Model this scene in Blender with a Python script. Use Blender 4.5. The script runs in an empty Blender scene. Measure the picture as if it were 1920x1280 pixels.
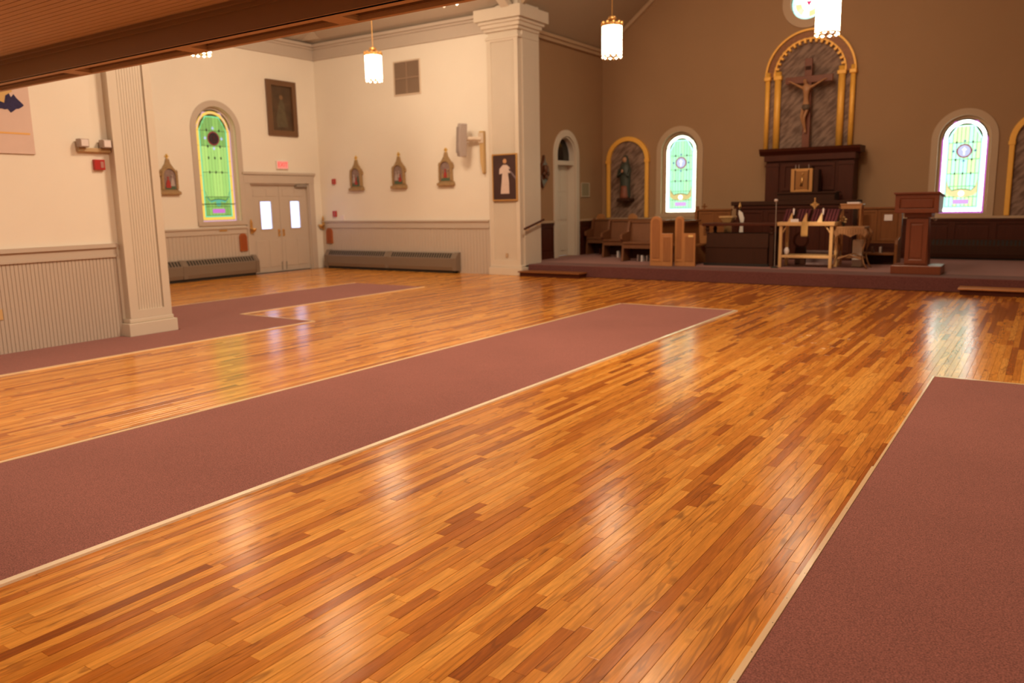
import bpy, bmesh, math, random
from mathutils import Vector, Matrix
from mathutils.geometry import tessellate_polygon
random.seed(7)
SC = bpy.context.scene
PI = math.pi
# ------------------------------------------------------------------ camera
cd = bpy.data.cameras.new('camera'); cam = bpy.data.objects.new('camera', cd); SC.collection.objects.link(cam)
yaw, pit, rol = math.radians(33.9517), math.radians(9.8794), math.radians(-1.0682)
_r = Vector((math.cos(yaw), math.sin(yaw), 0)); _f0 = Vector((-math.sin(yaw), math.cos(yaw), 0)); _u0 = Vector((0, 0, 1))
_F = _f0*math.cos(pit) - _u0*math.sin(pit); _U0 = _u0*math.cos(pit) + _f0*math.sin(pit)
_R = _r*math.cos(rol) + _U0*math.sin(rol); _U = _U0*math.cos(rol) - _r*math.sin(rol)
M = Matrix((_R, _U, -_F)).transposed().to_4x4(); M.translation = Vector((0, 0, 1.6)); cam.matrix_world = M
cd.sensor_width = 36; cd.sensor_fit = 'HORIZONTAL'; cd.lens = 1492.6/1920*36; cd.clip_start = .05; cd.clip_end = 200
cd.dof.use_dof = True; cd.dof.focus_distance = 3.9; cd.dof.aperture_fstop = 2.4
SC.camera = cam
# ------------------------------------------------------------------ world, exposure
W = bpy.data.worlds.new('world'); SC.world = W; W.use_nodes = True
W.node_tree.nodes['Background'].inputs[0].default_value = (.75, .85, 1, 1); W.node_tree.nodes['Background'].inputs[1].default_value = .6
vs = SC.view_settings; vs.view_transform = 'Standard'; vs.look = 'None'; vs.gamma = 1; vs.use_curve_mapping = False; vs.exposure = 0.0
SC.cycles.use_denoising = True; SC.cycles.max_bounces = 7; SC.cycles.diffuse_bounces = 5; SC.cycles.sample_clamp_indirect = 6
SC.cycles.caustics_reflective = False; SC.cycles.caustics_refractive = False
WARM = (1, .73, .47)
def area(name, loc, size, power, col=WARM, rot=(0, 0, 0), shape='DISK', spread=180):
    l = bpy.data.lights.new(name, 'AREA'); l.energy = power; l.color = col; l.shape = shape; l.size = size; l.spread = math.radians(spread)
    o = bpy.data.objects.new(name, l); o.location = loc; o.rotation_euler = rot; SC.collection.objects.link(o); return o
def aim(loc, to): return (Vector(to)-Vector(loc)).to_track_quat('-Z', 'Y').to_euler()
area('crossing_fill', (-3.8, 8.0, 7.0), 1.6, 590)  # added fill high over the crossing, stands for no known lamp
area('transept_fill', (-9.95, 10.3, 5.75), 1.6, 188, rot=aim((-9.95, 10.3, 5.75), (-14.5, 13.2, 2.2)))  # unseen fill added to brighten the side room walls
area('chancel_fill', (-4.8, 13.4, 6.9), 2.0, 120, rot=aim((-4.8, 13.4, 6.9), (-5.2, 19.5, 2.6)))  # added fill for the chancel wall, kept out of view
area('nave_fill', (-5.2, 5.0, 4.3), .7, 62, rot=aim((-5.2, 5.0, 4.3), (-9.8, 4.9, 1.6)))  # unseen helper lamp added to light the near left wall
area('loft_light', (-2.6, .6, 2.97), .5, 50)
area('loft_light', (-7.6, 1.6, 2.97), .5, 62)
area('loft_light', (-5.0, -2.5, 2.97), .5, 90)
def spot(name, loc, target, power, angle, blend, col, rad=.06):
    l = bpy.data.lights.new(name, 'SPOT'); l.energy = power; l.spot_size = math.radians(angle); l.spot_blend = blend; l.color = col; l.shadow_soft_size = rad
    o = bpy.data.objects.new(name, l); o.location = loc
    o.rotation_euler = (Vector(target)-Vector(loc)).to_track_quat('-Z', 'Y').to_euler(); SC.collection.objects.link(o); return o
spot('altar_spotlight', (-1.6, 10.4, 5.9), (-3.56, 16.1, .86), 1500, 7.5, .8, (1, .74, .46))
SHADE = 14.0      # radiance of the lit pendant glass
# ------------------------------------------------------------------ materials
def mat(name, col, rough=.6, metal=0., emit=None, es=1., spec=.5, coat=0., coat_rough=.1, var=0., vscale=6., bump=0., bscale=60.):
    m = bpy.data.materials.new(name); m.use_nodes = True; nt = m.node_tree; b = nt.nodes['Principled BSDF']
    b.inputs['Base Color'].default_value = (*col, 1); b.inputs['Roughness'].default_value = rough; b.inputs['Metallic'].default_value = metal
    b.inputs['Specular IOR Level'].default_value = spec; b.inputs['Coat Weight'].default_value = coat; b.inputs['Coat Roughness'].default_value = coat_rough
    if emit is not None:
        b.inputs['Emission Color'].default_value = (*emit, 1); b.inputs['Emission Strength'].default_value = es
    if var or bump:
        tc = nt.nodes.new('ShaderNodeTexCoord')
        if var:
            n = nt.nodes.new('ShaderNodeTexNoise'); n.inputs['Scale'].default_value = vscale; n.inputs['Detail'].default_value = 5
            nt.links.new(tc.outputs['Object'], n.inputs['Vector'])
            mx = nt.nodes.new('ShaderNodeMix'); mx.data_type = 'RGBA'
            mx.inputs[6].default_value = (*[c*(1-var) for c in col], 1); mx.inputs[7].default_value = (*[min(1, c*(1+var)) for c in col], 1)
            nt.links.new(n.outputs['Fac'], mx.inputs[0]); nt.links.new(mx.outputs[2], b.inputs['Base Color'])
        if bump:
            n2 = nt.nodes.new('ShaderNodeTexNoise'); n2.inputs['Scale'].default_value = bscale; n2.inputs['Detail'].default_value = 3
            nt.links.new(tc.outputs['Object'], n2.inputs['Vector'])
            bp = nt.nodes.new('ShaderNodeBump'); bp.inputs['Strength'].default_value = bump; bp.inputs['Distance'].default_value = .01
            nt.links.new(n2.outputs['Fac'], bp.inputs['Height']); nt.links.new(bp.outputs['Normal'], b.inputs['Normal'])
    return m
def wood(name, c1, c2, rough=.4, scale=(30, 30, 2.5), coat=.3):
    m = bpy.data.materials.new(name); m.use_nodes = True; nt = m.node_tree; b = nt.nodes['Principled BSDF']
    tc = nt.nodes.new('ShaderNodeTexCoord'); mp = nt.nodes.new('ShaderNodeMapping'); mp.inputs['Scale'].default_value = scale
    n = nt.nodes.new('ShaderNodeTexNoise'); n.inputs['Scale'].default_value = 1.2; n.inputs['Detail'].default_value = 6; n.inputs['Distortion'].default_value = .6
    mx = nt.nodes.new('ShaderNodeMix'); mx.data_type = 'RGBA'; mx.inputs[6].default_value = (*c1, 1); mx.inputs[7].default_value = (*c2, 1)
    nt.links.new(tc.outputs['Object'], mp.inputs[0]); nt.links.new(mp.outputs[0], n.inputs['Vector'])
    nt.links.new(n.outputs['Fac'], mx.inputs[0]); nt.links.new(mx.outputs[2], b.inputs['Base Color'])
    b.inputs['Roughness'].default_value = rough; b.inputs['Coat Weight'].default_value = coat; b.inputs['Coat Roughness'].default_value = .15
    b.inputs['Specular IOR Level'].default_value = .5 if coat > .05 else .22
    return m
M_WALL = mat('white_plaster', (.80, .765, .70), .85, var=.03, vscale=1.5, bump=.05, bscale=90)
M_CHW = mat('taupe_plaster', (.36, .22, .12), .85, var=.04, vscale=1.5, bump=.05, bscale=90)
M_TRIM = mat('cream_paint', (.66, .60, .52), .45, var=.03, vscale=3)
M_WAIN = mat('greige_paint', (.52, .455, .40), .5, var=.03, vscale=3)
M_CHTRIM = mat('tan_paint', (.50, .36, .24), .5)
M_CEIL = mat('ceiling_paint', (.42, .33, .24), .8, var=.03, vscale=2)
M_TCEIL = mat('transept_ceiling_paint', (.45, .38, .31), .8, var=.03, vscale=2)
M_LOFT = mat('loft_ceiling_paint', (.47, .34, .22), .7, var=.05, vscale=4)
M_BEAM = mat('beam_paint', (.24, .15, .08), .6, var=.04, vscale=4)
M_DARK = wood('dark_mahogany', (.042, .0095, .0045), (.090, .020, .009), .5, coat=.0)
M_DARKER = wood('black_walnut', (.034, .012, .006), (.060, .020, .010), .7, coat=0)
M_RED = wood('red_mahogany', (.13, .027, .009), (.20, .048, .014), .42, coat=.1)
M_OAK = wood('honey_oak', (.36, .15, .05), (.52, .24, .09), .4)
M_PEW = wood('brown_oak', (.165, .060, .019), (.25, .095, .030), .48, coat=.05)
M_GOLD = mat('gold_paint', (1.0, .52, .09), .45, .1, var=.1, vscale=12)
M_BRASS = mat('brass', (.78, .50, .20), .3, .9)
M_GREY = mat('grey_metal', (.30, .27, .24), .45, .2, var=.05)
M_GREYD = mat('dark_slot', (.02, .017, .015), .8)
M_STEEL = mat('steel', (.55, .53, .52), .3, .8)
M_BLACK = mat('black', (.012, .011, .010), .5)
M_REDP = mat('alarm_red', (.42, .02, .02), .4)
M_ALENS = mat('strobe_lens', (.45, .22, .2), .2)
M_WHITE = mat('white_plastic', (.78, .74, .70), .4)
M_BEIGE = mat('beige_plastic', (.62, .52, .42), .5)
M_PAPER = mat('paper', (.80, .74, .76), .7)
M_CLOTH = mat('white_cloth', (.75, .70, .66), .9)
M_LEAD = mat('lead', (.05, .045, .04), .6, .3)
def carpet_mat(name, c):
    m = mat(name, c, .95, spec=.1); nt = m.node_tree; b = nt.nodes['Principled BSDF']
    tc = nt.nodes.new('ShaderNodeTexCoord')
    n = nt.nodes.new('ShaderNodeTexNoise'); n.inputs['Scale'].default_value = 150; n.inputs['Detail'].default_value = 3; n.inputs['Roughness'].default_value = .75
    n2 = nt.nodes.new('ShaderNodeTexNoise'); n2.inputs['Scale'].default_value = 1.3; n2.inputs['Detail'].default_value = 4
    r = nt.nodes.new('ShaderNodeValToRGB'); r.color_ramp.elements[0].position = .36; r.color_ramp.elements[1].position = .68
    r.color_ramp.elements[0].color = (*[x*.52 for x in c], 1); r.color_ramp.elements[1].color = (*[x*1.5 for x in c], 1)
    mx = nt.nodes.new('ShaderNodeMix'); mx.data_type = 'RGBA'; mx.blend_type = 'MULTIPLY'; mx.inputs[0].default_value = 1
    r2 = nt.nodes.new('ShaderNodeValToRGB'); r2.color_ramp.elements[0].color = (.86, .86, .86, 1); r2.color_ramp.elements[1].color = (1.1, 1.1, 1.1, 1)
    nt.links.new(tc.outputs['Object'], n.inputs['Vector']); nt.links.new(tc.outputs['Object'], n2.inputs['Vector'])
    nt.links.new(n.outputs['Fac'], r.inputs[0]); nt.links.new(n2.outputs['Fac'], r2.inputs[0])
    nt.links.new(r.outputs[0], mx.inputs[6]); nt.links.new(r2.outputs[0], mx.inputs[7]); nt.links.new(mx.outputs[2], b.inputs['Base Color'])
    bp = nt.nodes.new('ShaderNodeBump'); bp.inputs['Strength'].default_value = .6; bp.inputs['Distance'].default_value = .004
    nt.links.new(n.outputs['Fac'], bp.inputs['Height']); nt.links.new(bp.outputs['Normal'], b.inputs['Normal'])
    b.inputs['Sheen Weight'].default_value = .15
    return m
M_CARP = carpet_mat('mauve_carpet', (.30, .115, .105))
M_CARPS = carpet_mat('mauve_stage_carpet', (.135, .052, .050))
M_CARPD = carpet_mat('mauve_deck_carpet_lit', (.30, .135, .125))  # window light on the deck put into a lighter mauve
def floor_mat():
    m = bpy.data.materials.new('oak_strip'); m.use_nodes = True; nt = m.node_tree; b = nt.nodes['Principled BSDF']; L = nt.links.new
    N = lambda t: nt.nodes.new(t)
    at = N('ShaderNodeAttribute'); at.attribute_name = 'tone'; sp = N('ShaderNodeSeparateColor'); L(at.outputs['Color'], sp.inputs[0])
    geo = N('ShaderNodeNewGeometry')
    off = N('ShaderNodeCombineXYZ'); mu = N('ShaderNodeMath'); mu.operation = 'MULTIPLY'; mu.inputs[1].default_value = 53
    L(sp.outputs['Green'], mu.inputs[0]); L(mu.outputs[0], off.inputs['Z']); L(mu.outputs[0], off.inputs['Y'])
    ad = N('ShaderNodeVectorMath'); ad.operation = 'ADD'; L(geo.outputs['Position'], ad.inputs[0]); L(off.outputs[0], ad.inputs[1])
    mp = N('ShaderNodeMapping'); mp.inputs['Scale'].default_value = (46, 3.2, 1); L(ad.outputs[0], mp.inputs[0])
    fine = N('ShaderNodeTexNoise'); fine.inputs['Scale'].default_value = 1.6; fine.inputs['Detail'].default_value = 6; fine.inputs['Roughness'].default_value = .62; L(mp.outputs[0], fine.inputs['Vector'])
    mp2 = N('ShaderNodeMapping'); mp2.inputs['Scale'].default_value = (17, 1.7, 1); L(ad.outputs[0], mp2.inputs[0])
    wv = N('ShaderNodeTexNoise'); wv.inputs['Scale'].default_value = 1; wv.inputs['Detail'].default_value = 1.5; wv.inputs['Distortion'].default_value = .9; L(mp2.outputs[0], wv.inputs['Vector'])
    rm = N('ShaderNodeMath'); rm.operation = 'MULTIPLY'; rm.inputs[1].default_value = 24; L(wv.outputs['Fac'], rm.inputs[0])
    sn = N('ShaderNodeMath'); sn.operation = 'SINE'; L(rm.outputs[0], sn.inputs[0])      # growth-ring contours
    rp = N('ShaderNodeMapRange'); rp.inputs[1].default_value = .55; rp.inputs[2].default_value = 1; rp.inputs[3].default_value = 0; rp.inputs[4].default_value = .55; L(sn.outputs[0], rp.inputs[0])
    ramp = N('ShaderNodeValToRGB'); e = ramp.color_ramp.elements
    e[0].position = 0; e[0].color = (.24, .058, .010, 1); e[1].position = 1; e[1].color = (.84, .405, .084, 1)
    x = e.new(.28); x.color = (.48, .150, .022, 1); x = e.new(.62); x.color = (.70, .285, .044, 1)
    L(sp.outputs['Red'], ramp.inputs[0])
    g1 = N('ShaderNodeMapRange'); g1.inputs[1].default_value = .3; g1.inputs[2].default_value = .7; g1.inputs[3].default_value = .70; g1.inputs[4].default_value = 1.16; L(fine.outputs['Fac'], g1.inputs[0])
    m1 = N('ShaderNodeMix'); m1.data_type = 'RGBA'; m1.blend_type = 'MULTIPLY'; m1.inputs[0].default_value = 1; L(ramp.outputs[0], m1.inputs[6]); L(g1.outputs[0], m1.inputs[7])
    m2 = N('ShaderNodeMix'); m2.data_type = 'RGBA'; m2.inputs[7].default_value = (.20, .065, .018, 1)
    am = N('ShaderNodeMath'); am.operation = 'MULTIPLY'; L(rp.outputs[0], am.inputs[0]); L(sp.outputs['Blue'], am.inputs[1]); L(am.outputs[0], m2.inputs[0]); L(m1.outputs[2], m2.inputs[6])
    kn = N('ShaderNodeTexNoise'); kn.inputs['Scale'].default_value = 5; kn.inputs['Detail'].default_value = 2
    mp3 = N('ShaderNodeMapping'); mp3.inputs['Scale'].default_value = (2.2, .8, 1); L(ad.outputs[0], mp3.inputs[0]); L(mp3.outputs[0], kn.inputs['Vector'])
    kr = N('ShaderNodeMapRange'); kr.inputs[1].default_value = .66; kr.inputs[2].default_value = .76; kr.inputs[4].default_value = .6; L(kn.outputs['Fac'], kr.inputs[0])
    m3 = N('ShaderNodeMix'); m3.data_type = 'RGBA'; m3.inputs[7].default_value = (.12, .035, .015, 1); L(kr.outputs[0], m3.inputs[0]); L(m2.outputs[2], m3.inputs[6])
    L(m3.outputs[2], b.inputs['Base Color'])
    b.inputs['Roughness'].default_value = .5; b.inputs['Specular IOR Level'].default_value = 0
    b.inputs['Coat Weight'].default_value = 1; b.inputs['Coat Roughness'].default_value = .195; b.inputs['Coat IOR'].default_value = 1.5
    wav = N('ShaderNodeTexNoise'); wav.inputs['Scale'].default_value = 7; wav.inputs['Detail'].default_value = 2; mp4 = N('ShaderNodeMapping'); mp4.inputs['Scale'].default_value = (2.4, .5, 1)
    L(ad.outputs[0], mp4.inputs[0]); L(mp4.outputs[0], wav.inputs['Vector'])
    sm = N('ShaderNodeMath'); sm.operation = 'MULTIPLY_ADD'; sm.inputs[1].default_value = -.05; L(rp.outputs[0], sm.inputs[0]); L(wav.outputs['Fac'], sm.inputs[2])
    bp = N('ShaderNodeBump'); bp.inputs['Strength'].default_value = .28; bp.inputs['Distance'].default_value = .004; L(sm.outputs[0], bp.inputs['Height'])
    L(bp.outputs['Normal'], b.inputs['Coat Normal']); L(bp.outputs['Normal'], b.inputs['Normal'])
    return m
M_FLOOR = floor_mat()
M_SUB = mat('dark_subfloor', (.035, .015, .008), .8)
# ------------------------------------------------------------------ geometry helpers
class G:
    def __init__(s): s.v = []; s.f = []
    def add(s, vs_, fs_):
        n = len(s.v); s.v += [tuple(p) for p in vs_]; s.f += [tuple(i+n for i in f) for f in fs_]; return s
    def box(s, x0, x1, y0, y1, z0, z1):
        if x0 > x1: x0, x1 = x1, x0
        if y0 > y1: y0, y1 = y1, y0
        if z0 > z1: z0, z1 = z1, z0
        return s.add([(x0,y0,z0),(x1,y0,z0),(x1,y1,z0),(x0,y1,z0),(x0,y0,z1),(x1,y0,z1),(x1,y1,z1),(x0,y1,z1)],
                     [(0,3,2,1),(4,5,6,7),(0,1,5,4),(1,2,6,5),(2,3,7,6),(3,0,4,7)])
    def prism(s, poly, ax, d0, d1):
        """poly in the plane across axis ax (0: (y,z), 1: (x,z), 2: (x,y)), extruded d0..d1; concave allowed"""
        def m3(u, w, d): return (d, u, w) if ax == 0 else (u, d, w) if ax == 1 else (u, w, d)
        n = len(poly); t = tessellate_polygon([[Vector((p[0], p[1], 0)) for p in poly]])
        vs_ = [m3(*p, d0) for p in poly] + [m3(*p, d1) for p in poly]
        fs_ = [tuple(q) for q in t] + [tuple(i+n for i in reversed(q)) for q in t] + [(i, (i+1) % n, (i+1) % n+n, i+n) for i in range(n)]
        return s.add(vs_, fs_)
    def holed(s, outer, holes, ax, d0, d1):
        def m3(u, w, d): return (d, u, w) if ax == 0 else (u, d, w) if ax == 1 else (u, w, d)
        loops = [outer]+holes; allp = [p for l in loops for p in l]; n = len(allp)
        t = tessellate_polygon([[Vector((p[0], p[1], 0)) for p in l] for l in loops])
        vs_ = [m3(*p, d0) for p in allp] + [m3(*p, d1) for p in allp]
        fs_ = [tuple(q) for q in t] + [tuple(i+n for i in reversed(q)) for q in t]; k = 0
        for l in loops:
            c = len(l); fs_ += [(k+i, k+(i+1) % c, k+(i+1) % c+n, k+i+n) for i in range(c)]; k += c
        return s.add(vs_, fs_)
    def tube(s, pts, r, n=8, caps=True):
        pts = [Vector(p) for p in pts]; rs = r if isinstance(r, (list, tuple)) else [r]*len(pts); vs_ = []; fs_ = []
        up = Vector((0, 0, 1)); d0 = (pts[1]-pts[0]).normalized()
        if abs(d0.dot(up)) > .95: up = Vector((0, 1, 0))
        for i, p in enumerate(pts):
            d = (pts[min(i+1, len(pts)-1)]-pts[max(i-1, 0)]).normalized(); a = d.cross(up).normalized(); b = a.cross(d)
            for k in range(n):
                t = 2*PI*k/n; vs_.append(p+(a*math.cos(t)+b*math.sin(t))*rs[i])
        for i in range(len(pts)-1):
            for k in range(n): fs_.append((i*n+k, i*n+(k+1) % n, (i+1)*n+(k+1) % n, (i+1)*n+k))
        if caps: fs_ += [tuple(range(n-1, -1, -1)), tuple((len(pts)-1)*n+k for k in range(n))]
        return s.add(vs_, fs_)
    def lathe(s, prof, c, n=16, sx=1, sy=1):
        vs_ = []; fs_ = []
        for r, z in prof:
            for k in range(n): vs_.append((c[0]+r*sx*math.cos(2*PI*k/n), c[1]+r*sy*math.sin(2*PI*k/n), c[2]+z))
        for i in range(len(prof)-1):
            for k in range(n): fs_.append((i*n+k, i*n+(k+1) % n, (i+1)*n+(k+1) % n, (i+1)*n+k))
        fs_ += [tuple(range(n-1, -1, -1)), tuple((len(prof)-1)*n+k for k in range(n))]
        return s.add(vs_, fs_)
    def ball(s, c, r, n=12, sx=1, sy=1, sz=1):
        return s.lathe([(max(.001, r*math.sin(PI*i/8)), -r*sz*math.cos(PI*i/8)) for i in range(9)], c, n, sx, sy)
    def make(s, name, m, parent=None, origin=None, bevel=0, smooth=False):
        off = Vector(origin) if origin is not None else Vector((0, 0, 0))
        p = parent
        while p is not None: off = off + p.location; p = p.parent
        if parent is not None and origin is not None: off = off - Vector(origin)
        me = bpy.data.meshes.new(name); me.from_pydata([tuple(Vector(v)-off) for v in s.v], [], s.f); me.update()
        bm = bmesh.new(); bm.from_mesh(me); bmesh.ops.recalc_face_normals(bm, faces=bm.faces); bm.to_mesh(me); bm.free()
        me.materials.append(m)
        if smooth: me.shade_smooth()
        o = bpy.data.objects.new(name, me); SC.collection.objects.link(o)
        if parent is not None: o.parent = parent
        elif origin is not None: o.location = origin
        if bevel:
            b = o.modifiers.new('bevel', 'BEVEL'); b.width = bevel; b.segments = 2; b.limit_method = 'ANGLE'; b.angle_limit = .7
        return o
def box(*a): return G().box(*a)
def tag(o, label, cat, group=None):
    o['label'] = label; o['category'] = cat
    if group: o['group'] = group
    return o
def thing(name, loc, label, cat, group=None):
    o = bpy.data.objects.new(name, None); o.location = loc; o.empty_display_size = .1; SC.collection.objects.link(o); return tag(o, label, cat, group)
def struct(o): o['kind'] = 'structure'; return o
def estruct(name, loc=(0, 0, 0)):
    o = bpy.data.objects.new(name, None); o.location = loc; SC.collection.objects.link(o); return struct(o)
def stuff(o): o['kind'] = 'stuff'; return o
def dup(root, loc, label, group=None, rz=0):
    def cp(o, par):
        c = o.copy(); SC.collection.objects.link(c)
        if par is not None: c.parent = par
        for ch in o.children: cp(ch, c)
        return c
    r = cp(root, None); r.location = loc; r.rotation_euler = (0, 0, rz); r['label'] = label
    if group: r['group'] = group
    return r
def arch(c, hw, z0, zs, n=20, ry=None):
    """closed outline: rectangle with a round top, from (c-hw, z0)"""
    ry = ry or hw
    return [(c+hw, z0)] + [(c+hw*math.cos(PI*i/n), zs+ry*math.sin(PI*i/n)) for i in range(n+1)] + [(c-hw, z0)]
def ring(c, hw, z0, zs, t, n=20, tb=None):
    """outline of an arch band (open at the foot unless tb) as outer + hole"""
    return arch(c, hw, z0, zs, n), arch(c, hw-t, z0+(tb if tb is not None else 0), zs, n)
def band(c, hw, z0, zs, t, n=20):
    o = arch(c, hw, z0, zs, n); i = arch(c, hw-t, z0, zs, n); return o + i[::-1]

# ------------------------------------------------------------------ floor: every oak strip its own piece
XT, YT, YF, YB = -15.95, 14.85, 14.99, 19.5
HS = .24
MX = lambda x: -9.55 - x           # mirror about the church axis x = -4.775
floor = struct(box(-16.4, 6.7, -6.3, 15.6, -.12, -.012).make('floor', M_SUB))
def vpix(x, y):
    d = Vector((x, y, -1.6)); z = d.dot(_F)
    if z < .3: return None
    return 960+1492.6*d.dot(_R)/z, 640-1492.6*d.dot(_U)/z, z
BW = .0572
def spans(x):
    """visible floor ranges in y for the strip centred at x (cut out where the carpets are let in)"""
    out = [(-6., 14.985)]
    def cut(a, b):
        nonlocal out
        o2 = []
        for s0, s1 in out:
            if s0 < a: o2.append((s0, min(s1, a)))
            if s1 > b: o2.append((max(s0, b), s1))
        out = [q for q in o2 if q[1]-q[0] > .02]
    if -5.50 < x < -3.70: cut(-6, 11.28)
    if -.72 < x < .4: cut(-6, 7.83)
    if -9.8 < x < -8.55: cut(-6, 7.68)
    if -12.0 < x < -9.8: cut(6.3, 7.68 if x > -10.15 else 12.0)
    if x < -9.8 or x > .4: cut(-6, 6.3)
    if x > -9.62 and x < .07: pass
    else: cut(14.84, 16)
    return out
boards = []
nx = int((6.35+15.9)/BW); rb = random.Random(11)
for i in range(nx):
    x0 = -15.9+i*BW; xc = x0+BW/2
    for a, b in spans(xc):
        y = a - rb.random()*.6
        while y < b:
            ln = rb.choice((.3, .45, .6, .75, .95, 1.2, 1.5))*rb.uniform(.85, 1.15); y1 = y+ln
            ya, yb = max(y, a), min(y1, b)
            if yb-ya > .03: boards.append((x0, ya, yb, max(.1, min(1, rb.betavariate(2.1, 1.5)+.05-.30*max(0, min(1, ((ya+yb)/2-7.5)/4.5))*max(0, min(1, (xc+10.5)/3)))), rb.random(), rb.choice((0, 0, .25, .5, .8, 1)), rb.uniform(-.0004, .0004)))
            y = y1
def boardgeo(B, vs_, fs_, cols):
    x0, ya, yb, t, g, k, h = B; x1 = x0+BW-.0010; x0 = x0+.0004; yb -= .0006; c = .0007; n = len(vs_)
    z = h-.0006
    vs_ += [(x0, ya, -.0125), (x1, ya, -.0125), (x1, yb, -.0125), (x0, yb, -.0125), (x0, ya, z-c), (x1, ya, z-c), (x1, yb, z-c), (x0, yb, z-c), (x0+c, ya+c, z), (x1-c, ya+c, z), (x1-c, yb-c, z), (x0+c, yb-c, z)]
    for i in range(4):
        j = (i+1) % 4; fs_ += [(n+i, n+j, n+4+j, n+4+i), (n+4+i, n+4+j, n+8+j, n+8+i)]
    fs_.append((n+8, n+9, n+10, n+11)); cols += [(t, g, k, 1)]*9
def boardobj(name, Bs, origin):
    vs_, fs_, cols = [], [], []
    for B in Bs: boardgeo(B, vs_, fs_, cols)
    me = bpy.data.meshes.new(name); me.from_pydata([(v[0]-origin[0], v[1]-origin[1], v[2]) for v in vs_], [], fs_); me.update()
    at = me.attributes.new('tone', 'FLOAT_COLOR', 'CORNER'); buf = []
    for p, c in zip(me.polygons, cols): buf += list(c)*p.loop_total
    at.data.foreach_set('color', buf); me.materials.append(M_FLOOR)
    o = bpy.data.objects.new(name, me); SC.collection.objects.link(o); o.location = (origin[0], origin[1], 0); o.parent = floor; return o
def seen(B):
    P = [vpix(B[0]+BW*u, B[1]+(B[2]-B[1])*v) for u, v in ((0, 0), (1, 0), (1, 1), (0, 1))]
    if any(p is None for p in P): return 0
    P = [(min(1920, max(0, p[0])), min(1280, max(0, p[1]))) for p in P]
    return abs(sum(P[i][0]*P[(i+1) % 4][1]-P[(i+1) % 4][0]*P[i][1] for i in range(4)))/2
boards.sort(key=seen, reverse=True)
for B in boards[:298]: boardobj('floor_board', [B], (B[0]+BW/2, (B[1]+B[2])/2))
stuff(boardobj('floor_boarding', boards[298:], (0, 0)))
# ------------------------------------------------------------------ walls
def wall(name, ax, d0, d1, outer, holes, m):
    return struct(G().holed(outer, holes, ax, d0, d1).make(name, m))
# chancel back wall with two arched windows and a round one
WINL, WINR = -7.92, -1.63
circ = lambda c, z, r, n=32: [(c+r*math.cos(2*PI*i/n), z+r*math.sin(2*PI*i/n)) for i in range(n)]
wb = wall('wall_chancel_back', 1, YB, YB+.35, [(-10.3, 0), (.75, 0), (.75, 5.5), (-4.775, 9.9), (-10.3, 5.5)],
          [arch(WINL, .49, 1.21, 2.80), arch(WINR, .49, 1.21, 2.74), circ(-4.93, 5.93, .40)], M_CHW)
wcl = wall('wall_chancel_left', 0, -10.1, -10.35, [(15.45, 0), (YB, 0), (YB, 5.6), (15.45, 5.6)], [arch(17.54, .46, HS, 2.72, 20, .50)], M_CHW)
wall('wall_chancel_right', 0, .55, .8, [(15.45, 0), (YB, 0), (YB, 5.6), (15.45, 5.6)], [], M_CHW)
# pier returns of the chancel opening (the white faces at the platform end)
for nm, xa, xb in (('wall_chancel_left_return', -10.1, -9.66), ('wall_chancel_right_return', .11, .55)):
    struct(box(xa, xb, 14.95, 15.62, 0, 9).make(nm, M_TRIM))
wall('wall_transept_back', 1, YT, YT+.3, [(XT, 0), (-9.9, 0), (-9.9, 5.6), (XT, 5.6)], [], M_WALL)
wall('wall_transept_right_back', 1, YT, YT+.3, [(.35, 0), (6.4, 0), (6.4, 5.6), (.35, 5.6)], [], M_WALL)
WT = 11.81
wtl = wall('wall_transept_left', 0, XT, XT-.35, [(6.3, 0), (YT+.3, 0), (YT+.3, 5.6), (6.3, 5.6)], [arch(WT-.03, .53, 1.27, 3.34), [(12.60, 0), (14.45, 0), (14.45, 2.17), (12.60, 2.17)]], M_WALL)
wall('wall_transept_right', 0, 6.4, 6.7, [(6.3, 0), (YT, 0), (YT, 5.6), (6.3, 5.6)], [], M_WALL)
wall('wall_transept_front', 1, 6.0, 6.3, [(XT, 0), (-9.8, 0), (-9.8, 5.6), (XT, 5.6)], [], M_WALL)
wall('wall_transept_right_front', 1, 6.0, 6.3, [(.4, 0), (6.4, 0), (6.4, 5.6), (.4, 5.6)], [], M_WALL)
wl = wall('wall_left', 0, -9.8, -10.1, [(-6, 0), (6.0, 0), (6.0, 5.9), (-6, 5.9)], [], M_WALL)
wall('wall_right', 0, .42, .7, [(-6, 0), (6.0, 0), (6.0, 5.9), (-6, 5.9)], [], M_WALL)
wall('wall_back', 1, -6, -6.3, [(-9.8, 0), (.42, 0), (.42, 9.6), (-9.8, 9.6)], [], M_WALL)
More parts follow.
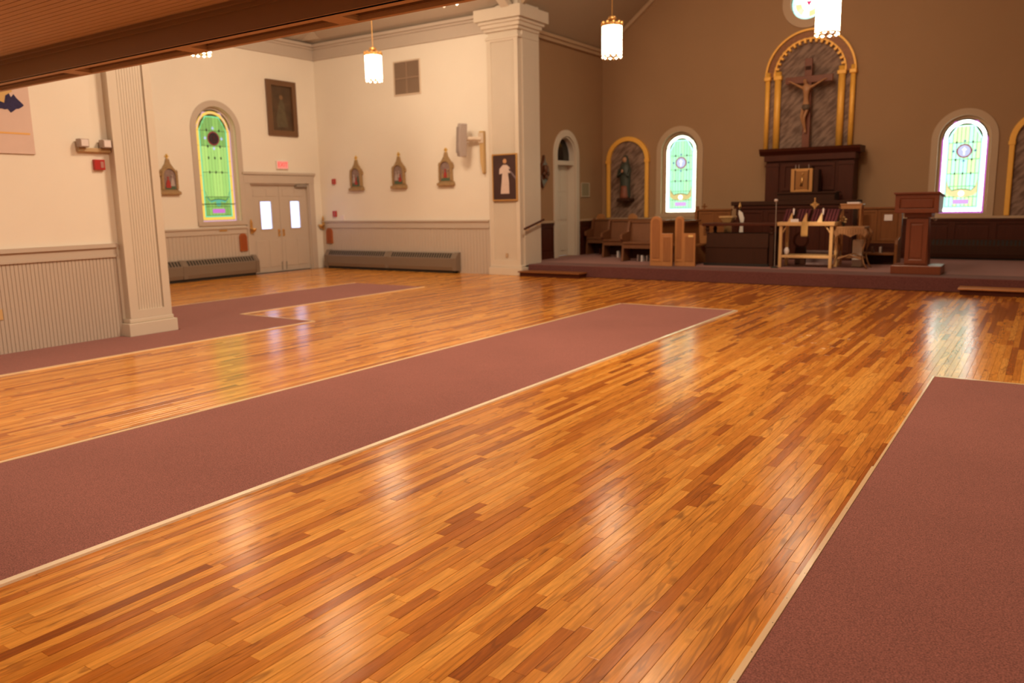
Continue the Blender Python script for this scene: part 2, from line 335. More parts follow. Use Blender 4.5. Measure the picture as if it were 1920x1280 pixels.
# ------------------------------------------------------------------ ceilings (gables that meet over the crossing)
def vault():
    g = G(); xs = [-9.8+i*.25125 for i in range(41)]; ys = [-6.3+i*.25 for i in range(88)]
    xs2 = [XT-.2+i*.5 for i in range(46)]
    def nave(x): return 5.75+.78*(5.1-abs(x+4.775))
    def trans(y): return 5.62+.62*(4.27-abs(y-10.58))
    hip = lambda x: 5.62+.62*(5.8-abs(x+4.775)+5.4)
    def z(x, y):
        zt = max(5.60, min(trans(y), hip(x)))
        if y < 6.3 or y > 14.85: return nave(x) if -9.9 <= x <= .35 else zt
        return zt if (x < -9.9 or x > .35) else max(zt, nave(x))
    allx = [-16.15, -15.9]+[-15.5+.4*i for i in range(14)]+xs+[.7+.4*i for i in range(14)]+[6.45, 6.7]
    idx = {}
    for i, x in enumerate(allx):
        for j, y in enumerate(ys):
            if (x < -9.9 or x > .35) and (y < 5.9 or y > 15.2): continue
            idx[i, j] = len(g.v); g.v.append((x, y, z(x, y)))
    for i in range(len(allx)-1):
        for j in range(len(ys)-1):
            k = [(i, j), (i+1, j), (i+1, j+1), (i, j+1)]
            if all(q in idx for q in k): g.f.append(tuple(idx[q] for q in k))
    return g
struct(vault().make('ceiling', M_TCEIL))
g = G(); g.prism([(-10.4, 5.20), (-4.775, 9.62), (.85, 5.20), (.85, 5.4), (-4.775, 9.82), (-10.4, 5.4)], 1, 15.5, 19.6)
struct(g.make('ceiling_chancel', M_CEIL))
# chancel arch (gable shaped), transept arches
ca = estruct('trim_chancel_arch', (-4.775, 15.1, 5.6))
G().prism([(-9.9, 5.56), (-4.775, 9.56), (.35, 5.56), (.35, 6.0), (-4.775, 10.0), (-9.9, 6.0)], 1, 15.0, 15.5).make('arch_soffit', M_CEIL, ca)
G().prism([(-9.9, 5.50), (-4.775, 9.50), (.35, 5.50), (.35, 5.64), (-4.775, 9.64), (-9.9, 5.64)], 1, 14.90, 15.0).make('arch_casing', M_CHTRIM, ca)
for sx, nm in ((-9.85, 'trim_transept_arch'), (.30, 'trim_transept_arch_right')):
    struct(G().prism([(6.25, 5.45), (10.58, 8.13), (14.9, 5.45), (14.9, 5.60), (10.58, 8.28), (6.25, 5.60)], 0, sx-.10, sx+.10).make(nm, M_TRIM))
# gable and side cornices of the chancel
gc = estruct('trim_gable', (-4.775, 19.45, 5.4))
for s in (1, -1):
    xx = lambda x: x if s == 1 else MX(x)
    G().prism([(xx(-10.12), 5.32), (xx(-4.775), 9.49), (xx(-4.775), 9.62), (xx(-10.12), 5.45)], 1, 19.4, YB-.001).make('rake_moulding', M_CHTRIM, gc)
    q = G(); q.box(xx(-10.1), xx(-10.02), 15.6, 19.5, 5.30, 5.42); q.box(xx(-10.1), xx(-9.97), 15.6, 19.5, 5.38, 5.45); q.make('side_moulding', M_CHTRIM, gc)
# ------------------------------------------------------------------ transept cornice, dado, baseboards
def profile_run(name, m, parent, ax, d, sgn, a, b, steps):
    g = G()
    for (z0, z1, t) in steps:
        if ax == 1: g.box(a, b, d, d+sgn*t, z0, z1)
        else: g.box(d, d+sgn*t, a, b, z0, z1)
    return g.make(name, m, parent)
CORN = [(5.24, 5.30, .05), (5.30, 5.52, .03), (5.50, 5.55, .07), (5.55, 5.62, .13)]
tc = estruct('trim_transept_cornice', (XT, YT, 5.3))
profile_run('cornice_back', M_WAIN, tc, 1, YT, -1, XT, -10.5, CORN); profile_run('cornice_side', M_WAIN, tc, 0, XT, 1, 6.3, YT, CORN)
RAIL = [(1.02, 1.05, .035), (1.05, 1.14, .022), (1.14, 1.19, .05)]
def dado(name, ax, d, sgn, a, b, beads=True, pitch=.05, rail=RAIL, top=1.03, skip=()):
    p = estruct(name, ((d, a, 0) if ax == 0 else (a, d, 0)))
    profile_run('chair_rail', M_WAIN, p, ax, d, sgn, a, b, rail)
    g = G(); u = a
    def inb(u): return any(s0 <= u <= s1 for s0, s1 in skip)
    while u < b-.001:
        e = min(u+pitch, b)
        if not inb(u):
            if ax == 0: g.box(d, d+sgn*.012, u, e-.007, .0, top); 
            else: g.box(u, e-.007, d, d+sgn*.012, .0, top)
            if ax == 0: g.box(d, d+sgn*.004, e-.007, e, 0, top)
            else: g.box(e-.007, e, d, d+sgn*.004, 0, top)
        u = e
    stuff(g.make('beadboard', M_WAIN, p)); return p
dado('trim_wall_left', 0, -9.8, 1, -6, 5.62, pitch=.0435)
dado('trim_wall_right', 0, .42, -1, -6, 5.9, pitch=.2)
RAILT = [(1.04, 1.07, .035), (1.07, 1.19, .022), (1.19, 1.23, .05)]
dado('trim_transept_back', 1, YT, -1, XT, -10.55, pitch=.09, rail=RAILT, top=1.05)
dado('trim_transept_left', 0, XT, 1, 6.3, 12.42, pitch=.09, rail=[(1.0, 1.03, .035), (1.03, 1.12, .022), (1.12, 1.16, .05)], top=1.01)
# ------------------------------------------------------------------ pillars
def pillar(name, x0, x1, y0, y1, face, ztop, cap=True):
    """square pillar; beadboard panels with raised borders on the two faces towards the nave"""
    p = estruct(name, ((x0+x1)/2, (y0+y1)/2, 0))
    box(x0+.02, x1-.02, y0+.02, y1-.02, 0, ztop).make('shaft', M_TRIM, p)
    g = G(); g.box(x0-.05, x1+.05, y0-.05, y1+.05, 0, .17); g.make('plinth', M_TRIM, p, bevel=.008)
    g = G(); g.box(x0-.02, x1+.02, y0-.02, y1+.02, .17, .225); g.make('plinth_moulding', M_TRIM, p, bevel=.012)
    zp0, zp1 = .33, ztop-.62
    b = .105
    for f in face:
        if f in ('+X', '-X'):
            xs = x1 if f == '+X' else x0; s = -1 if f == '+X' else 1
            fr = G().holed([(y0, .225), (y1, .225), (y1, ztop-.5), (y0, ztop-.5)], [[(y0+b, zp0), (y1-b, zp0), (y1-b, zp1), (y0+b, zp1)]], 0, xs+s*.021, xs-s*.014)
            bd = G(); u = y0+b
            while u < y1-b-.005:
                e = min(u+.036, y1-b); bd.box(xs+s*.021, xs+s*.008, u, e-.005, zp0, zp1); u = e
        else:
            ys = y0; fr = G().holed([(x0, .225), (x1, .225), (x1, ztop-.5), (x0, ztop-.5)], [[(x0+b, zp0), (x1-b, zp0), (x1-b, zp1), (x0+b, zp1)]], 1, ys+.021, ys-.014)
            bd = G(); u = x0+b
            while u < x1-b-.005:
                e = min(u+.036, x1-b); bd.box(u, e-.005, ys+.021, ys+.008, zp0, zp1); u = e
        fr.make('panel_border', M_TRIM, p); stuff(bd.make('beadboard', M_TRIM, p))
    if cap:
        z = ztop
        for nm, a, z0, z1, bv in (('necking', .03, z-.58, z-.53, .006), ('architrave', .05, z-.42, z-.36, .01), ('cyma', .10, z-.36, z-.26, .03), ('cyma', .14, z-.28, z-.21, .02), ('abacus', .20, z-.21, z+.03, .004)):
            box(x0-a, x1+a, y0-a, y1+a, z0, z1).make(nm, M_TRIM, p, bevel=bv)
        box(x0-.04, x1+.04, y0-.04, y1-.04, z+.03, z+1.6).make('impost', M_TRIM, p)
    return p
pillar('pillar_chancel_left', -10.48, -9.68, 14.80, 15.55, ('-Y',), 5.64)
pillar('pillar_chancel_right', MX(-9.68), MX(-10.48), 14.80, 15.55, ('-Y',), 5.64)
pillar('pillar_nave_left', -10.35, -9.66, 5.64, 6.22, ('+X',), 5.64)
pillar('pillar_nave_right', MX(-9.66)+.2, MX(-10.35)+.2, 5.64, 6.22, ('-Y',), 5.64)
# ------------------------------------------------------------------ choir loft overhead: beam, coffered soffit, beadboard ceiling
lf = estruct('ceiling_loft', (-4.7, 3.9, 2.82)); LX0, LX1 = -9.78, .40
box(LX0, LX1, 3.87, 4.17, 2.88, 3.9).make('beam_core', M_BEAM, lf)
g = G(); g.box(LX0, LX1, 3.855, 3.90, 2.82, 3.0); g.make('beam_side', M_BEAM, lf)
g = G(); g.box(LX0, LX1, 3.83, 3.87, 2.965, 3.02); g.box(LX0, LX1, 3.80, 3.86, 2.995, 3.03); g.make('cove_moulding', M_BEAM, lf)
box(LX0, LX1, 3.87, 3.96, 2.82, 2.89).make('soffit_rail', M_LOFT, lf)
g = G(); g.box(LX0, LX1, 4.125, 4.165, 2.82, 2.89); g.box(LX0, LX1, 4.15, 4.18, 2.835, 3.0); g.make('soffit_rail', M_LOFT, lf)
rx = [-9.15, -7.45, -5.76, -4.13, -2.5, -.87]
for x in rx: box(x-.02, x+.16, 3.95, 4.13, 2.822, 2.89).make('soffit_rail', M_LOFT, lf)
for a, b in zip(rx, rx[1:]):
    q = G(); q.holed([(a+.16, 3.96), (b-.02, 3.96), (b-.02, 4.125), (a+.16, 4.125)], [[(a+.19, 3.985), (b-.05, 3.985), (b-.05, 4.10), (a+.19, 4.10)]], 2, 2.845, 2.882)
    q.make('panel_moulding', M_BEAM, lf)
    box(a+.19, b-.05, 3.985, 4.10, 2.868, 2.882).make('soffit_panel', M_BEAM, lf)
g = G(); y = -6.
while y < 3.86:
    e = min(y+.062, 3.86); g.box(LX0, LX1, y, e-.008, 3.02, 3.04); y = e
g.box(LX0, LX1, -6, 3.87, 3.03, 3.12); stuff(g.make('beadboard', M_LOFT, lf))
box(LX0, LX1, 4.05, 4.17, 3.9, 4.6).make('parapet', M_WAIN, lf)
# ------------------------------------------------------------------ chancel platform and the two loose steps
pf = estruct('trim_platform', (-4.775, 15, 0))
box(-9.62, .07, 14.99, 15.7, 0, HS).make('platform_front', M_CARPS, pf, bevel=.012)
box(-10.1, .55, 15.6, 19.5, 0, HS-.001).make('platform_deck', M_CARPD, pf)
for x0, x1, lb in ((-9.66, -8.12, 'low wooden step lying before the platform by the white pillar'), (-1.16, .05, 'low wooden step before the platform at the right edge of the frame')):
    s = thing('step', ((x0+x1)/2, 14.8, 0), lb, 'step', None)
    box(x0, x1, 14.62, 14.985, .085, .115).make('tread', M_OAK if x0 > -5 else M_PEW, s, bevel=.006)
    box(x0+.03, x1-.03, 14.66, 14.975, 0, .085).make('riser', M_DARK, s)
# ------------------------------------------------------------------ carpets let into the floor
def carpet(poly, label, trims, ends=()):
    cx = sum(p[0] for p in poly)/len(poly); cy = sum(p[1] for p in poly)/len(poly)
    t = thing('carpet_runner', (cx, cy, 0), label, 'carpet', 'mauve carpet runners')
    G().prism(poly, 2, -.0118, .008).make('pile', M_CARP, t)
    for x0, x1, y0, y1 in trims:
        g = G(); g.add([(x0, y0, -.0115), (x1, y0, -.0115), (x1, y1, -.0115), (x0, y1, -.0115), (x0+.006, y0, .011), (x1-.006, y0, .011), (x1-.006, y1, .011), (x0+.006, y1, .011)],
                       [(0, 3, 2, 1), (4, 5, 6, 7), (0, 1, 5, 4), (1, 2, 6, 5), (2, 3, 7, 6), (3, 0, 4, 7)])
        g.make('edge_strip', M_STRIP_GLARE if x0 == -3.705 else M_STRIP, t)
    return t
M_STRIP_GLARE = wood('glare_oak_strip', (.90, .78, .58), (.95, .86, .70), .25, (30, 2.5, 30), .5)  # oak lightened to paint the glare along the middle runner's right strip
M_STRIP = wood('pale_oak_strip', (.72, .53, .31), (.84, .66, .42), .3, (30, 2.5, 30), .4)
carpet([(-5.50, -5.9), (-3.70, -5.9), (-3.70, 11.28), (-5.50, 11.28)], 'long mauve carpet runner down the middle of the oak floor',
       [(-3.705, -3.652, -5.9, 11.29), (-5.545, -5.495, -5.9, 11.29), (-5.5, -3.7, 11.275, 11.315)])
rc = carpet([(-.745, -5.9), (.40, -5.9), (.40, 7.83), (-.745, 7.83)], 'near mauve carpet runner in the lower right corner',
       [(-.777, -.742, -5.9, 4.97), (-.768, -.742, 4.97, 7.84), (-.745, .4, 7.825, 7.86)])
for y in (2.42, 2.62, 2.86, 3.08, 3.34, 3.62, 3.9, 4.2): G().lathe([(.0022, 0), (.0022, .0006), (.001, .0008)], (-.762+.01*random.random(), y, .011), 8).make('nail', M_BLACK, rc)
carpet([(-9.785, -5.9), (-8.54, -5.9), (-8.54, 7.66), (-10.15, 7.66), (-10.15, 11.98), (-12.0, 11.98), (-12.0, 6.31), (-9.605, 6.31), (-9.605, 5.58), (-9.785, 5.58)], 'mauve carpet along the left wall bending into the side room past the pillar',
       [(-8.55, -8.505, -5.9, 7.68), (-10.15, -8.55, 7.655, 7.69), (-10.16, -10.12, 7.69, 12.0), (-12.03, -11.99, 6.31, 12.0)])
# ------------------------------------------------------------------ stained-glass windows
def em(name, c, s): return mat(name, tuple(x*.12 for x in c), .2, emit=c, es=s)
PAL_B = dict(ring=em('glass_magenta', (.80, .16, .80), .8), border=em('glass_white', (1, 1, .86), 8.5), inner=em('glass_aqua', (.5, 1, .85), 1.8),
             f=[em('glass_pale_green', (.42, .86, .44), 2.0), em('glass_lime', (.50, .86, .34), 2.0), em('glass_mint', (.40, .88, .60), 2.0)],
             med=em('glass_lavender', (.66, .72, 1), .95), mring=em('glass_crimson', (.72, .12, .18), .5), fleur=em('glass_blue', (.16, .26, .70), .6),
             garl=em('glass_yellow', (1, .88, .42), 1.0), pan=em('glass_violet', (.86, .50, 1), .95), motif=em('glass_white_motif', (1, 1, 1), 1.6), dia=em('glass_dark', (.25, .12, .2), .25))
PAL_L = dict(PAL_B); PAL_L.update(ring=mat('glass_frame_brown', (.25, .1, .06), .5), border=em('glass_cream', (1, 1, .70), 3.6), f=[em('glass_sea', (.40, .90, .52), 1.35), em('glass_sea_b', (.44, .92, .58), 1.35), em('glass_sea_c', (.46, .92, .50), 1.35)],
             garl=em('glass_ochre', (.95, .78, .30), .8))
PAL_T = dict(ring=em('glass_pink', (.85, .50, .62), .75), border=em('glass_amber', (1, .62, .10), 1.0), inner=em('glass_emerald', (.25, .85, .42), .9),
             f=[em('glass_leaf', (.30, .60, .13), .75), em('glass_leaf_b', (.34, .66, .15), .8), em('glass_leaf_c', (.29, .58, .14), .72)], f2=[em('glass_bright_leaf', (.52, .86, .22), .85), em('glass_bright_leaf_b', (.44, .78, .20), .85)],
             med=mat('glass_plum', (.03, .012, .03), .2), mring=em('glass_wine', (.40, .05, .06), .5), fleur=em('glass_sky', (.55, .62, 1), .95),
             garl=em('glass_teal', (.14, .60, .40), .75), pan=em('glass_orchid', (.75, .20, .72), .8), motif=mat('glass_plum_motif', (.06, .01, .02), .2), dia=em('glass_moss', (.07, .12, .05), .3))
def window(name, ax, dpl, sgn, c, R, z0, zs, pal, casing, depth=.12, mh=None, flip=1):
    """ax: axis the wall is perpendicular to; dpl: wall face; sgn: direction into the wall"""
    root = estruct(name, ((dpl, c, z0) if ax == 0 else (c, dpl, z0)))
    gl = dpl+sgn*depth
    P = lambda poly, mt, nm, t0=0., t1=.012: G().prism(poly, ax, gl-sgn*t1, gl-sgn*t0).make(nm, mt, root)
    ow, t = casing
    # wide flat casing, sunk frame and reveal
    G().prism(band(c, ow, z0-.03, zs, ow-R-.055, 28), ax, dpl-sgn*.03, dpl+sgn*.001).make('casing', M_CASE[0], root, bevel=.006)
    G().prism(band(c, R+.059, z0-.03, zs, .062, 28), ax, gl-sgn*.022, gl-sgn*.0).make('sash_frame', M_CASE[0], root)
    if ax == 1: box(c-ow, c+ow, dpl-.05, dpl+depth, z0-.09, z0-.0).make('sill', M_CASE[0], root)
    else: box(dpl-sgn*.05, gl, c-ow, c+ow, z0-.09, z0).make('sill', M_CASE[0], root)
    P(arch(c, R+.02, z0, zs, 28), M_LEAD, 'lead_backing', -.012, .004)
    H = zs+R-z0
    # three nested bands
    def seg(a0, a1, d0, d1):
        """piece of the band between inset d0 and d1, arc angles a0..a1"""
        n = 3; o = [(c+(R-d0)*math.cos(a0+(a1-a0)*i/n), zs+(R-d0)*math.sin(a0+(a1-a0)*i/n)) for i in range(n+1)]
        q = [(c+(R-d1)*math.cos(a0+(a1-a0)*i/n), zs+(R-d1)*math.sin(a0+(a1-a0)*i/n)) for i in range(n+1)]
        return o+q[::-1]
    def rings(d0, d1, mt, na, ns, nm):
        for i in range(na): P(seg(PI*i/na+.008, PI*(i+1)/na-.008, d0, d1), mt, nm)
        for s in (-1, 1):
            for i in range(ns):
                a = z0+d0+(zs-z0-d0)*i/ns; b = z0+d0+(zs-z0-d0)*(i+1)/ns
                x0, x1 = c+s*(R-d0), c+s*(R-d1); P([(x0, a+.003), (x1, a+.003), (x1, b-.003), (x0, b-.003)], mt, nm)
        nb = max(1, ns//2)
        for i in range(nb):
            a = c-(R-d1)+2*(R-d1)*i/nb; b = a+2*(R-d1)/nb; P([(a+.003, z0+d0), (b-.003, z0+d0), (b-.003, z0+d1), (a+.003, z0+d1)], mt, nm)
    rings(.0, .030, pal['ring'], 1, 1, 'border_pane'); rings(.036, .096, pal['border'], 6, 6, 'border_pane'); rings(.099, .13, pal['inner'], 1, 1, 'border_pane')
    Ri = R-.135; nc = 8; cw = 2*Ri/nc
    med = zs-.20 if mh is None else mh
    rows = [z0+.135, z0+.34, z0+.56, z0+.56+(med-.2-z0-.56)*.5, med-.17, med+.17, zs+Ri]
    rr = random.Random(int(abs(c)*100))
    for j in range(len(rows)-1):
        for i in range(nc):
            xa = c-Ri+i*cw+.005; xb = c-Ri+(i+1)*cw-.005; za, zb = rows[j]+.005, rows[j+1]-.005
            top = lambda x: max(za+.001, zs+math.sqrt(max(0, (Ri-.002)**2-(x-c)**2)))
            if j == len(rows)-2: poly = [(xa, za), (xb, za), (xb, top(xb)), ((xa+xb)/2, top((xa+xb)/2)), (xa, top(xa))]
            elif zb > zs: poly = [(xa, za), (xb, za), (xb, min(zb, top(xb))), (xa, min(zb, top(xa)))]
            else: poly = [(xa, za), (xb, za), (xb, zb), (xa, zb)]
            if max(p[1] for p in poly[2:]) <= za+.02: continue
            fam = pal['f2'] if ('f2' in pal and j in (2, 3)) else pal['f']
            P(poly, rr.choice(fam), 'pane')
    k = R/.43
    P(circ(c, med, .145*k), pal['mring'], 'medallion_ring', .012, .02); P(circ(c, med, .118*k), pal['med'], 'medallion', .02, .026)
    P([(c-.012, med-.08), (c+.012, med-.08), (c+.014, med+.01), (c+.05, med+.03), (c+.012, med+.05), (c, med+.085), (c-.012, med+.05), (c-.05, med+.03), (c-.014, med+.01)], pal['motif'], 'motif', .026, .03)
    for dx, dz in ((0, .205), (0, -.205), (.20, 0), (-.20, 0)):
        a, b = c+dx*k, med+dz*k; w = .035*k
        P([(a-w, b), (a-w*.35, b-w*.35), (a, b-w), (a+w*.35, b-w*.35), (a+w, b), (a+w*.35, b+w*.35), (a, b+w*1.2), (a-w*.35, b+w*.35)], pal['fleur'], 'fleur', .012, .02)
    g = G()
    for x, z in [(-.15, med+.18), (.15, med+.18), (-.15, med-.18), (.15, med-.18), (-.15, rows[3]), (0, rows[3]), (.15, rows[3])] + ([(-.15, rows[3]+.32), (0, rows[3]+.32), (.15, rows[3]+.32)] if 'f2' in pal else []):
        x = c+x*k; w = .023*k; g.prism([(x-w, z), (x, z-w*1.6), (x+w, z), (x, z+w*1.6)], ax, gl-sgn*.018, gl-sgn*.012)
    g.make('diamond_panes', pal['dia'], root)
    zg = z0+.45   # garland with curling tips
    up = [(-Ri*.98, zg+.24), (-Ri*.86, zg+.10), (-Ri*.6, zg+.02), (-Ri*.3, zg+.045), (0, zg+.055), (Ri*.3, zg+.045), (Ri*.6, zg+.02), (Ri*.86, zg+.10), (Ri*.98, zg+.24)]
    dn = [(Ri*.98, zg-.02), (Ri*.7, zg-.09), (Ri*.3, zg-.11), (0, zg-.12), (-Ri*.3, zg-.11), (-Ri*.7, zg-.09), (-Ri*.98, zg-.02)]
    if 'f2' in pal: dn = [(x*.93, z-.045) for x, z in up[::-1]]
    P([(c+x, z) for x, z in up+dn], pal['garl'], 'garland', .012, .018)
    lo_ = [(c+x, z+.008) for x, z in up]; P(lo_+[(c+x, z-.006) for x, z in up[::-1]], M_LEAD, 'garland_lead', .018, .021)
    P(circ(c, zg-.04, .06*k, 16), pal['motif'] if 'f2' not in pal else pal['garl'], 'garland_boss', .018, .024)
    P([(c-.15*k, z0+.19), (c+.15*k, z0+.19), (c+.15*k, z0+.285), (c-.15*k, z0+.285)], pal['pan'], 'inscription_pane', .012, .018)
    if 'f2' in pal: P([(c-R+.02, z0+.385), (c+R-.02, z0+.385), (c+R-.02, z0+.405), (c-R+.02, z0+.405)], M_LEAD, 'saddle_bar', .01, .03)
    return root
M_CASE = [M_CHTRIM]
window('window_1', 1, YB, 1, WINL, .43, 1.25, 2.80, PAL_L, (.62, .19), mh=2.52)
window('window_2', 1, YB, 1, WINR, .43, 1.21, 2.74, PAL_B, (.62, .19), mh=2.50)
M_CASE[0] = M_WAIN
window('window_3', 0, XT, -1, WT-.03, .47, 1.30, 3.34, PAL_T, (.66, .19), mh=3.17)
# round window over the niche
rw = estruct('window_4', (-4.93, YB, 5.93)); rc_ = (-4.93, 5.93)
G().holed(circ(*rc_, .56), [circ(*rc_, .37)], 1, YB-.03, YB+.001).make('casing', M_CHTRIM, rw, bevel=.006)
G().prism(circ(*rc_, .39), 1, YB+.12, YB+.14).make('lead_backing', M_LEAD, rw)
def wedge(r0, r1, a0, a1, mt, nm, d=.012):
    n = 3; o = [(rc_[0]+r1*math.cos(a0+(a1-a0)*i/n), rc_[1]+r1*math.sin(a0+(a1-a0)*i/n)) for i in range(n+1)]
    q = [(rc_[0]+r0*math.cos(a0+(a1-a0)*i/n), rc_[1]+r0*math.sin(a0+(a1-a0)*i/n)) for i in range(n+1)]
    G().prism(o+q[::-1], 1, YB+.12-d, YB+.12).make(nm, mt, rw)
for i in range(8): wedge(.30, .375, PI*i/4+.01, PI*(i+1)/4-.01, PAL_B['inner'], 'border_pane')
for i in range(12): wedge(.165, .297, PI*i/6+.01, PI*(i+1)/6-.01, (PAL_B['garl'], PAL_B['f'][1], PAL_B['border'])[i % 3], 'pane')
G().prism(circ(*rc_, .162), 1, YB+.105, YB+.12).make('centre_pane', PAL_B['border'], rw)
G().prism([(-4.99, 5.95), (-4.93, 5.85), (-4.87, 5.95), (-4.895, 5.985), (-4.93, 5.965), (-4.965, 5.985)], 1, YB+.098, YB+.105).make('heart_pane', em('glass_rose', (1, .05, .2), .8), rw)
# ------------------------------------------------------------------ panelled chancel wainscot
def wains(name, ax, d, sgn, a, b, skip=None, grille=None):
    p = estruct(name, ((d, a, HS) if ax == 0 else (a, d, HS)))
    def bx(u0, u1, t0, t1, z0, z1, nm, m, bv=0):
        if ax == 0: return box(d+sgn*t0, d+sgn*t1, u0, u1, z0, z1).make(nm, m, p, bevel=bv)
        return box(u0, u1, d+sgn*t0, d+sgn*t1, z0, z1).make(nm, m, p, bevel=bv)
    bx(a, b, 0, .02, HS, 1.10, 'backing', M_DARK)
    bx(a, b, .0, .06, 1.05, 1.10, 'cap_rail', M_DARK, .006); bx(a, b, 0, .075, 1.10, 1.15, 'ledge', M_CHTRIM, .005)
    bx(a, b, .02, .04, .99, 1.05, 'top_rail', M_DARK); bx(a, b, .02, .045, HS, .40, 'bottom_rail', M_DARK)
    n = max(1, round((b-a)/.75)); w = (b-a)/n
    for i in range(n+1):
        u = a+i*w; bx(max(a, u-.05), min(b, u+.05), .02, .04, .40, .99, 'stile', M_DARK)
    for i in range(n): bx(a+i*w+.09, a+(i+1)*w-.09, .02, .032, .45, .94, 'panel', M_DARK, .01)
    return p
wains('trim_chancel_back', 1, YB, -1, -10.1, .55)
wains('trim_chancel_left', 0, -10.1, 1, 18.22, YB-.08); wains('trim_chancel_left_front', 0, -10.1, 1, 15.63, 16.86)
# ------------------------------------------------------------------ chancel side door with arched transom
dr = estruct('door_2', (-10.1, 17.54, HS))
G().prism(band(17.54, .62, HS, 2.72, .155, 24), 0, -10.06, -10.101).make('casing', M_TRIM, dr, bevel=.01)
G().prism(band(17.54, .48, HS, 2.72, .05, 24), 0, -10.101, -10.36).make('jamb', M_TRIM, dr)
box(-10.3, -10.12, 17.07, 18.01, 2.50, 2.60).make('transom_bar', M_TRIM, dr)
lfp = box(-10.33, -10.29, 17.12, 17.96, HS+.01, 2.5).make('door_leaf', M_TRIM, dr)
for y0 in (17.20, 17.57):
    for z0, z1 in ((.38, 1.05), (1.15, 1.75), (1.85, 2.4)): box(-10.29, -10.278, y0, y0+.31, z0, z1).make('door_panel', M_TRIM, lfp, bevel=.008)
pts = [(17.12, 2.60), (17.96, 2.60), (17.955, 2.78), (17.90, 2.94), (17.78, 3.08), (17.54, 3.20), (17.30, 3.08), (17.18, 2.94), (17.125, 2.78)]
G().prism(pts, 0, -10.27, -10.25).make('transom_glass', mat('dark_glass', (.012, .01, .008), .1), dr)
G().tube([(-10.28, 17.22, 1.25), (-10.22, 17.22, 1.25)], .028, 10).make('door_knob', M_BRASS, lfp)
# ------------------------------------------------------------------ transept double door
s_ = 1.0095; TY = lambda y: y*s_; TZ = lambda z: 1.6+(z-1.6)*s_
dd = estruct('door_1', (XT, 13.5, 0))
fr = G(); y0, y1 = 12.60, 14.43
fr.box(XT+.001, XT+.035, y0-.17, y0+.001, 0, 2.169); fr.box(XT+.001, XT+.035, y1-.001, y1+.17, 0, 2.169); fr.box(XT+.001, XT+.038, y0-.175, y1+.175, 2.17, 2.379); fr.box(XT+.001, XT+.07, y0-.21, y1+.21, 2.38, 2.44)
fr.make('casing', M_WAIN, dd, bevel=.006)
q = G(); q.box(XT-.12, XT, y0-.001, y0+.03, 0, 2.17); q.box(XT-.12, XT, y1-.03, y1+.001, 0, 2.17); q.box(XT-.12, XT, y0, y1, 2.14, 2.171); q.make('jamb', M_WAIN, dd)
M_DLIT = em('door_lite_glow', (.50, .62, 1), 2.9)
mid = (y0+y1)/2
for k, (a, b, l0, l1) in enumerate(((y0+.03, mid-.004, 12.93, 13.25), (mid+.004, y1-.03, 13.86, 14.15))):
    lo, hi = 1.08, 1.735
    lf_ = G().holed([(a, .012), (b, .012), (b, 2.14), (a, 2.14)], [[(l0, lo), (l1, lo), (l1, hi), (l0, hi)]], 0, XT-.11, XT-.065).make('door_leaf', M_WAIN, dd)
    G().holed([(l0-.04, lo-.04), (l1+.04, lo-.04), (l1+.04, hi+.04), (l0-.04, hi+.04)], [[(l0, lo), (l1, lo), (l1, hi), (l0, hi)]], 0, XT-.066, XT-.052).make('lite_bead', M_WAIN, lf_, bevel=.004)
    box(XT-.10, XT-.09, l0-.005, l1+.005, lo-.005, hi+.005).make('glass_lite', M_DLIT, lf_)
    w = (b-a-.30)/2
    for i in range(2):
        u = a+.10+i*(w+.10); box(XT-.066, XT-.055, u, u+w, .14, .80).make('door_panel', M_WAIN, lf_, bevel=.009)
        box(XT-.066, XT-.055, u, u+w, 1.86, 2.04).make('door_panel', M_WAIN, lf_, bevel=.009)
    hy = mid+(-.07 if k == 0 else .07)
    h = G(); h.box(XT-.066, XT-.055, hy-.025, hy+.025, .88, 1.06); h.tube([(XT-.055, hy, .90), (XT-.01, hy, .92), (XT-.005, hy, .97), (XT-.01, hy, 1.02), (XT-.055, hy, 1.04)], .010, 8)
    h.make('door_handle', M_BRASS, lf_)
    G().tube([(XT-.06, hy+.03, .04), (XT-.045, hy+.03, .25)], .012, 8).make('foot_bolt', M_GREY, lf_)
ar = G(); ar.box(XT-.06, XT+.04, 14.02, 14.36, 2.09, 2.16); ar.tube([(XT+.0, 14.1, 2.12), (XT+.05, 14.28, 2.17), (XT+.01, 14.44, 2.22)], .01, 6); ar.make('door_closer', M_GREY, dd, bevel=.004)
# ------------------------------------------------------------------ things on the transept walls
T = thing('exit_sign', (XT+.02, 13.6, 2.63), 'lit red exit sign above the double doors', 'exit sign')
box(XT, XT+.05, 13.42, 13.79, 2.52, 2.73).make('housing', M_WHITE, T, bevel=.005)
box(XT+.05, XT+.056, 13.44, 13.77, 2.535, 2.715).make('face', em('exit_face', (1, .30, .22), .85), T)
fc = bpy.data.curves.new('letters', 'FONT'); fc.body = 'EXIT'; fc.size = .15; fc.extrude = .002; fc.align_x = 'CENTER'; fc.align_y = 'CENTER'
fo = bpy.data.objects.new('lettering', fc); SC.collection.objects.link(fo); fc.materials.append(em('exit_letters', (1, .06, .04), .9)); 
bpy.context.view_layer.update(); lm = bpy.data.meshes.new_from_object(fo.evaluated_get(bpy.context.evaluated_depsgraph_get())); bpy.data.objects.remove(fo)
fo = bpy.data.objects.new('lettering', lm); SC.collection.objects.link(fo); fo.parent = T; fo.rotation_euler = (PI/2, 0, PI/2); fo.location = (.038, .005, -.005)
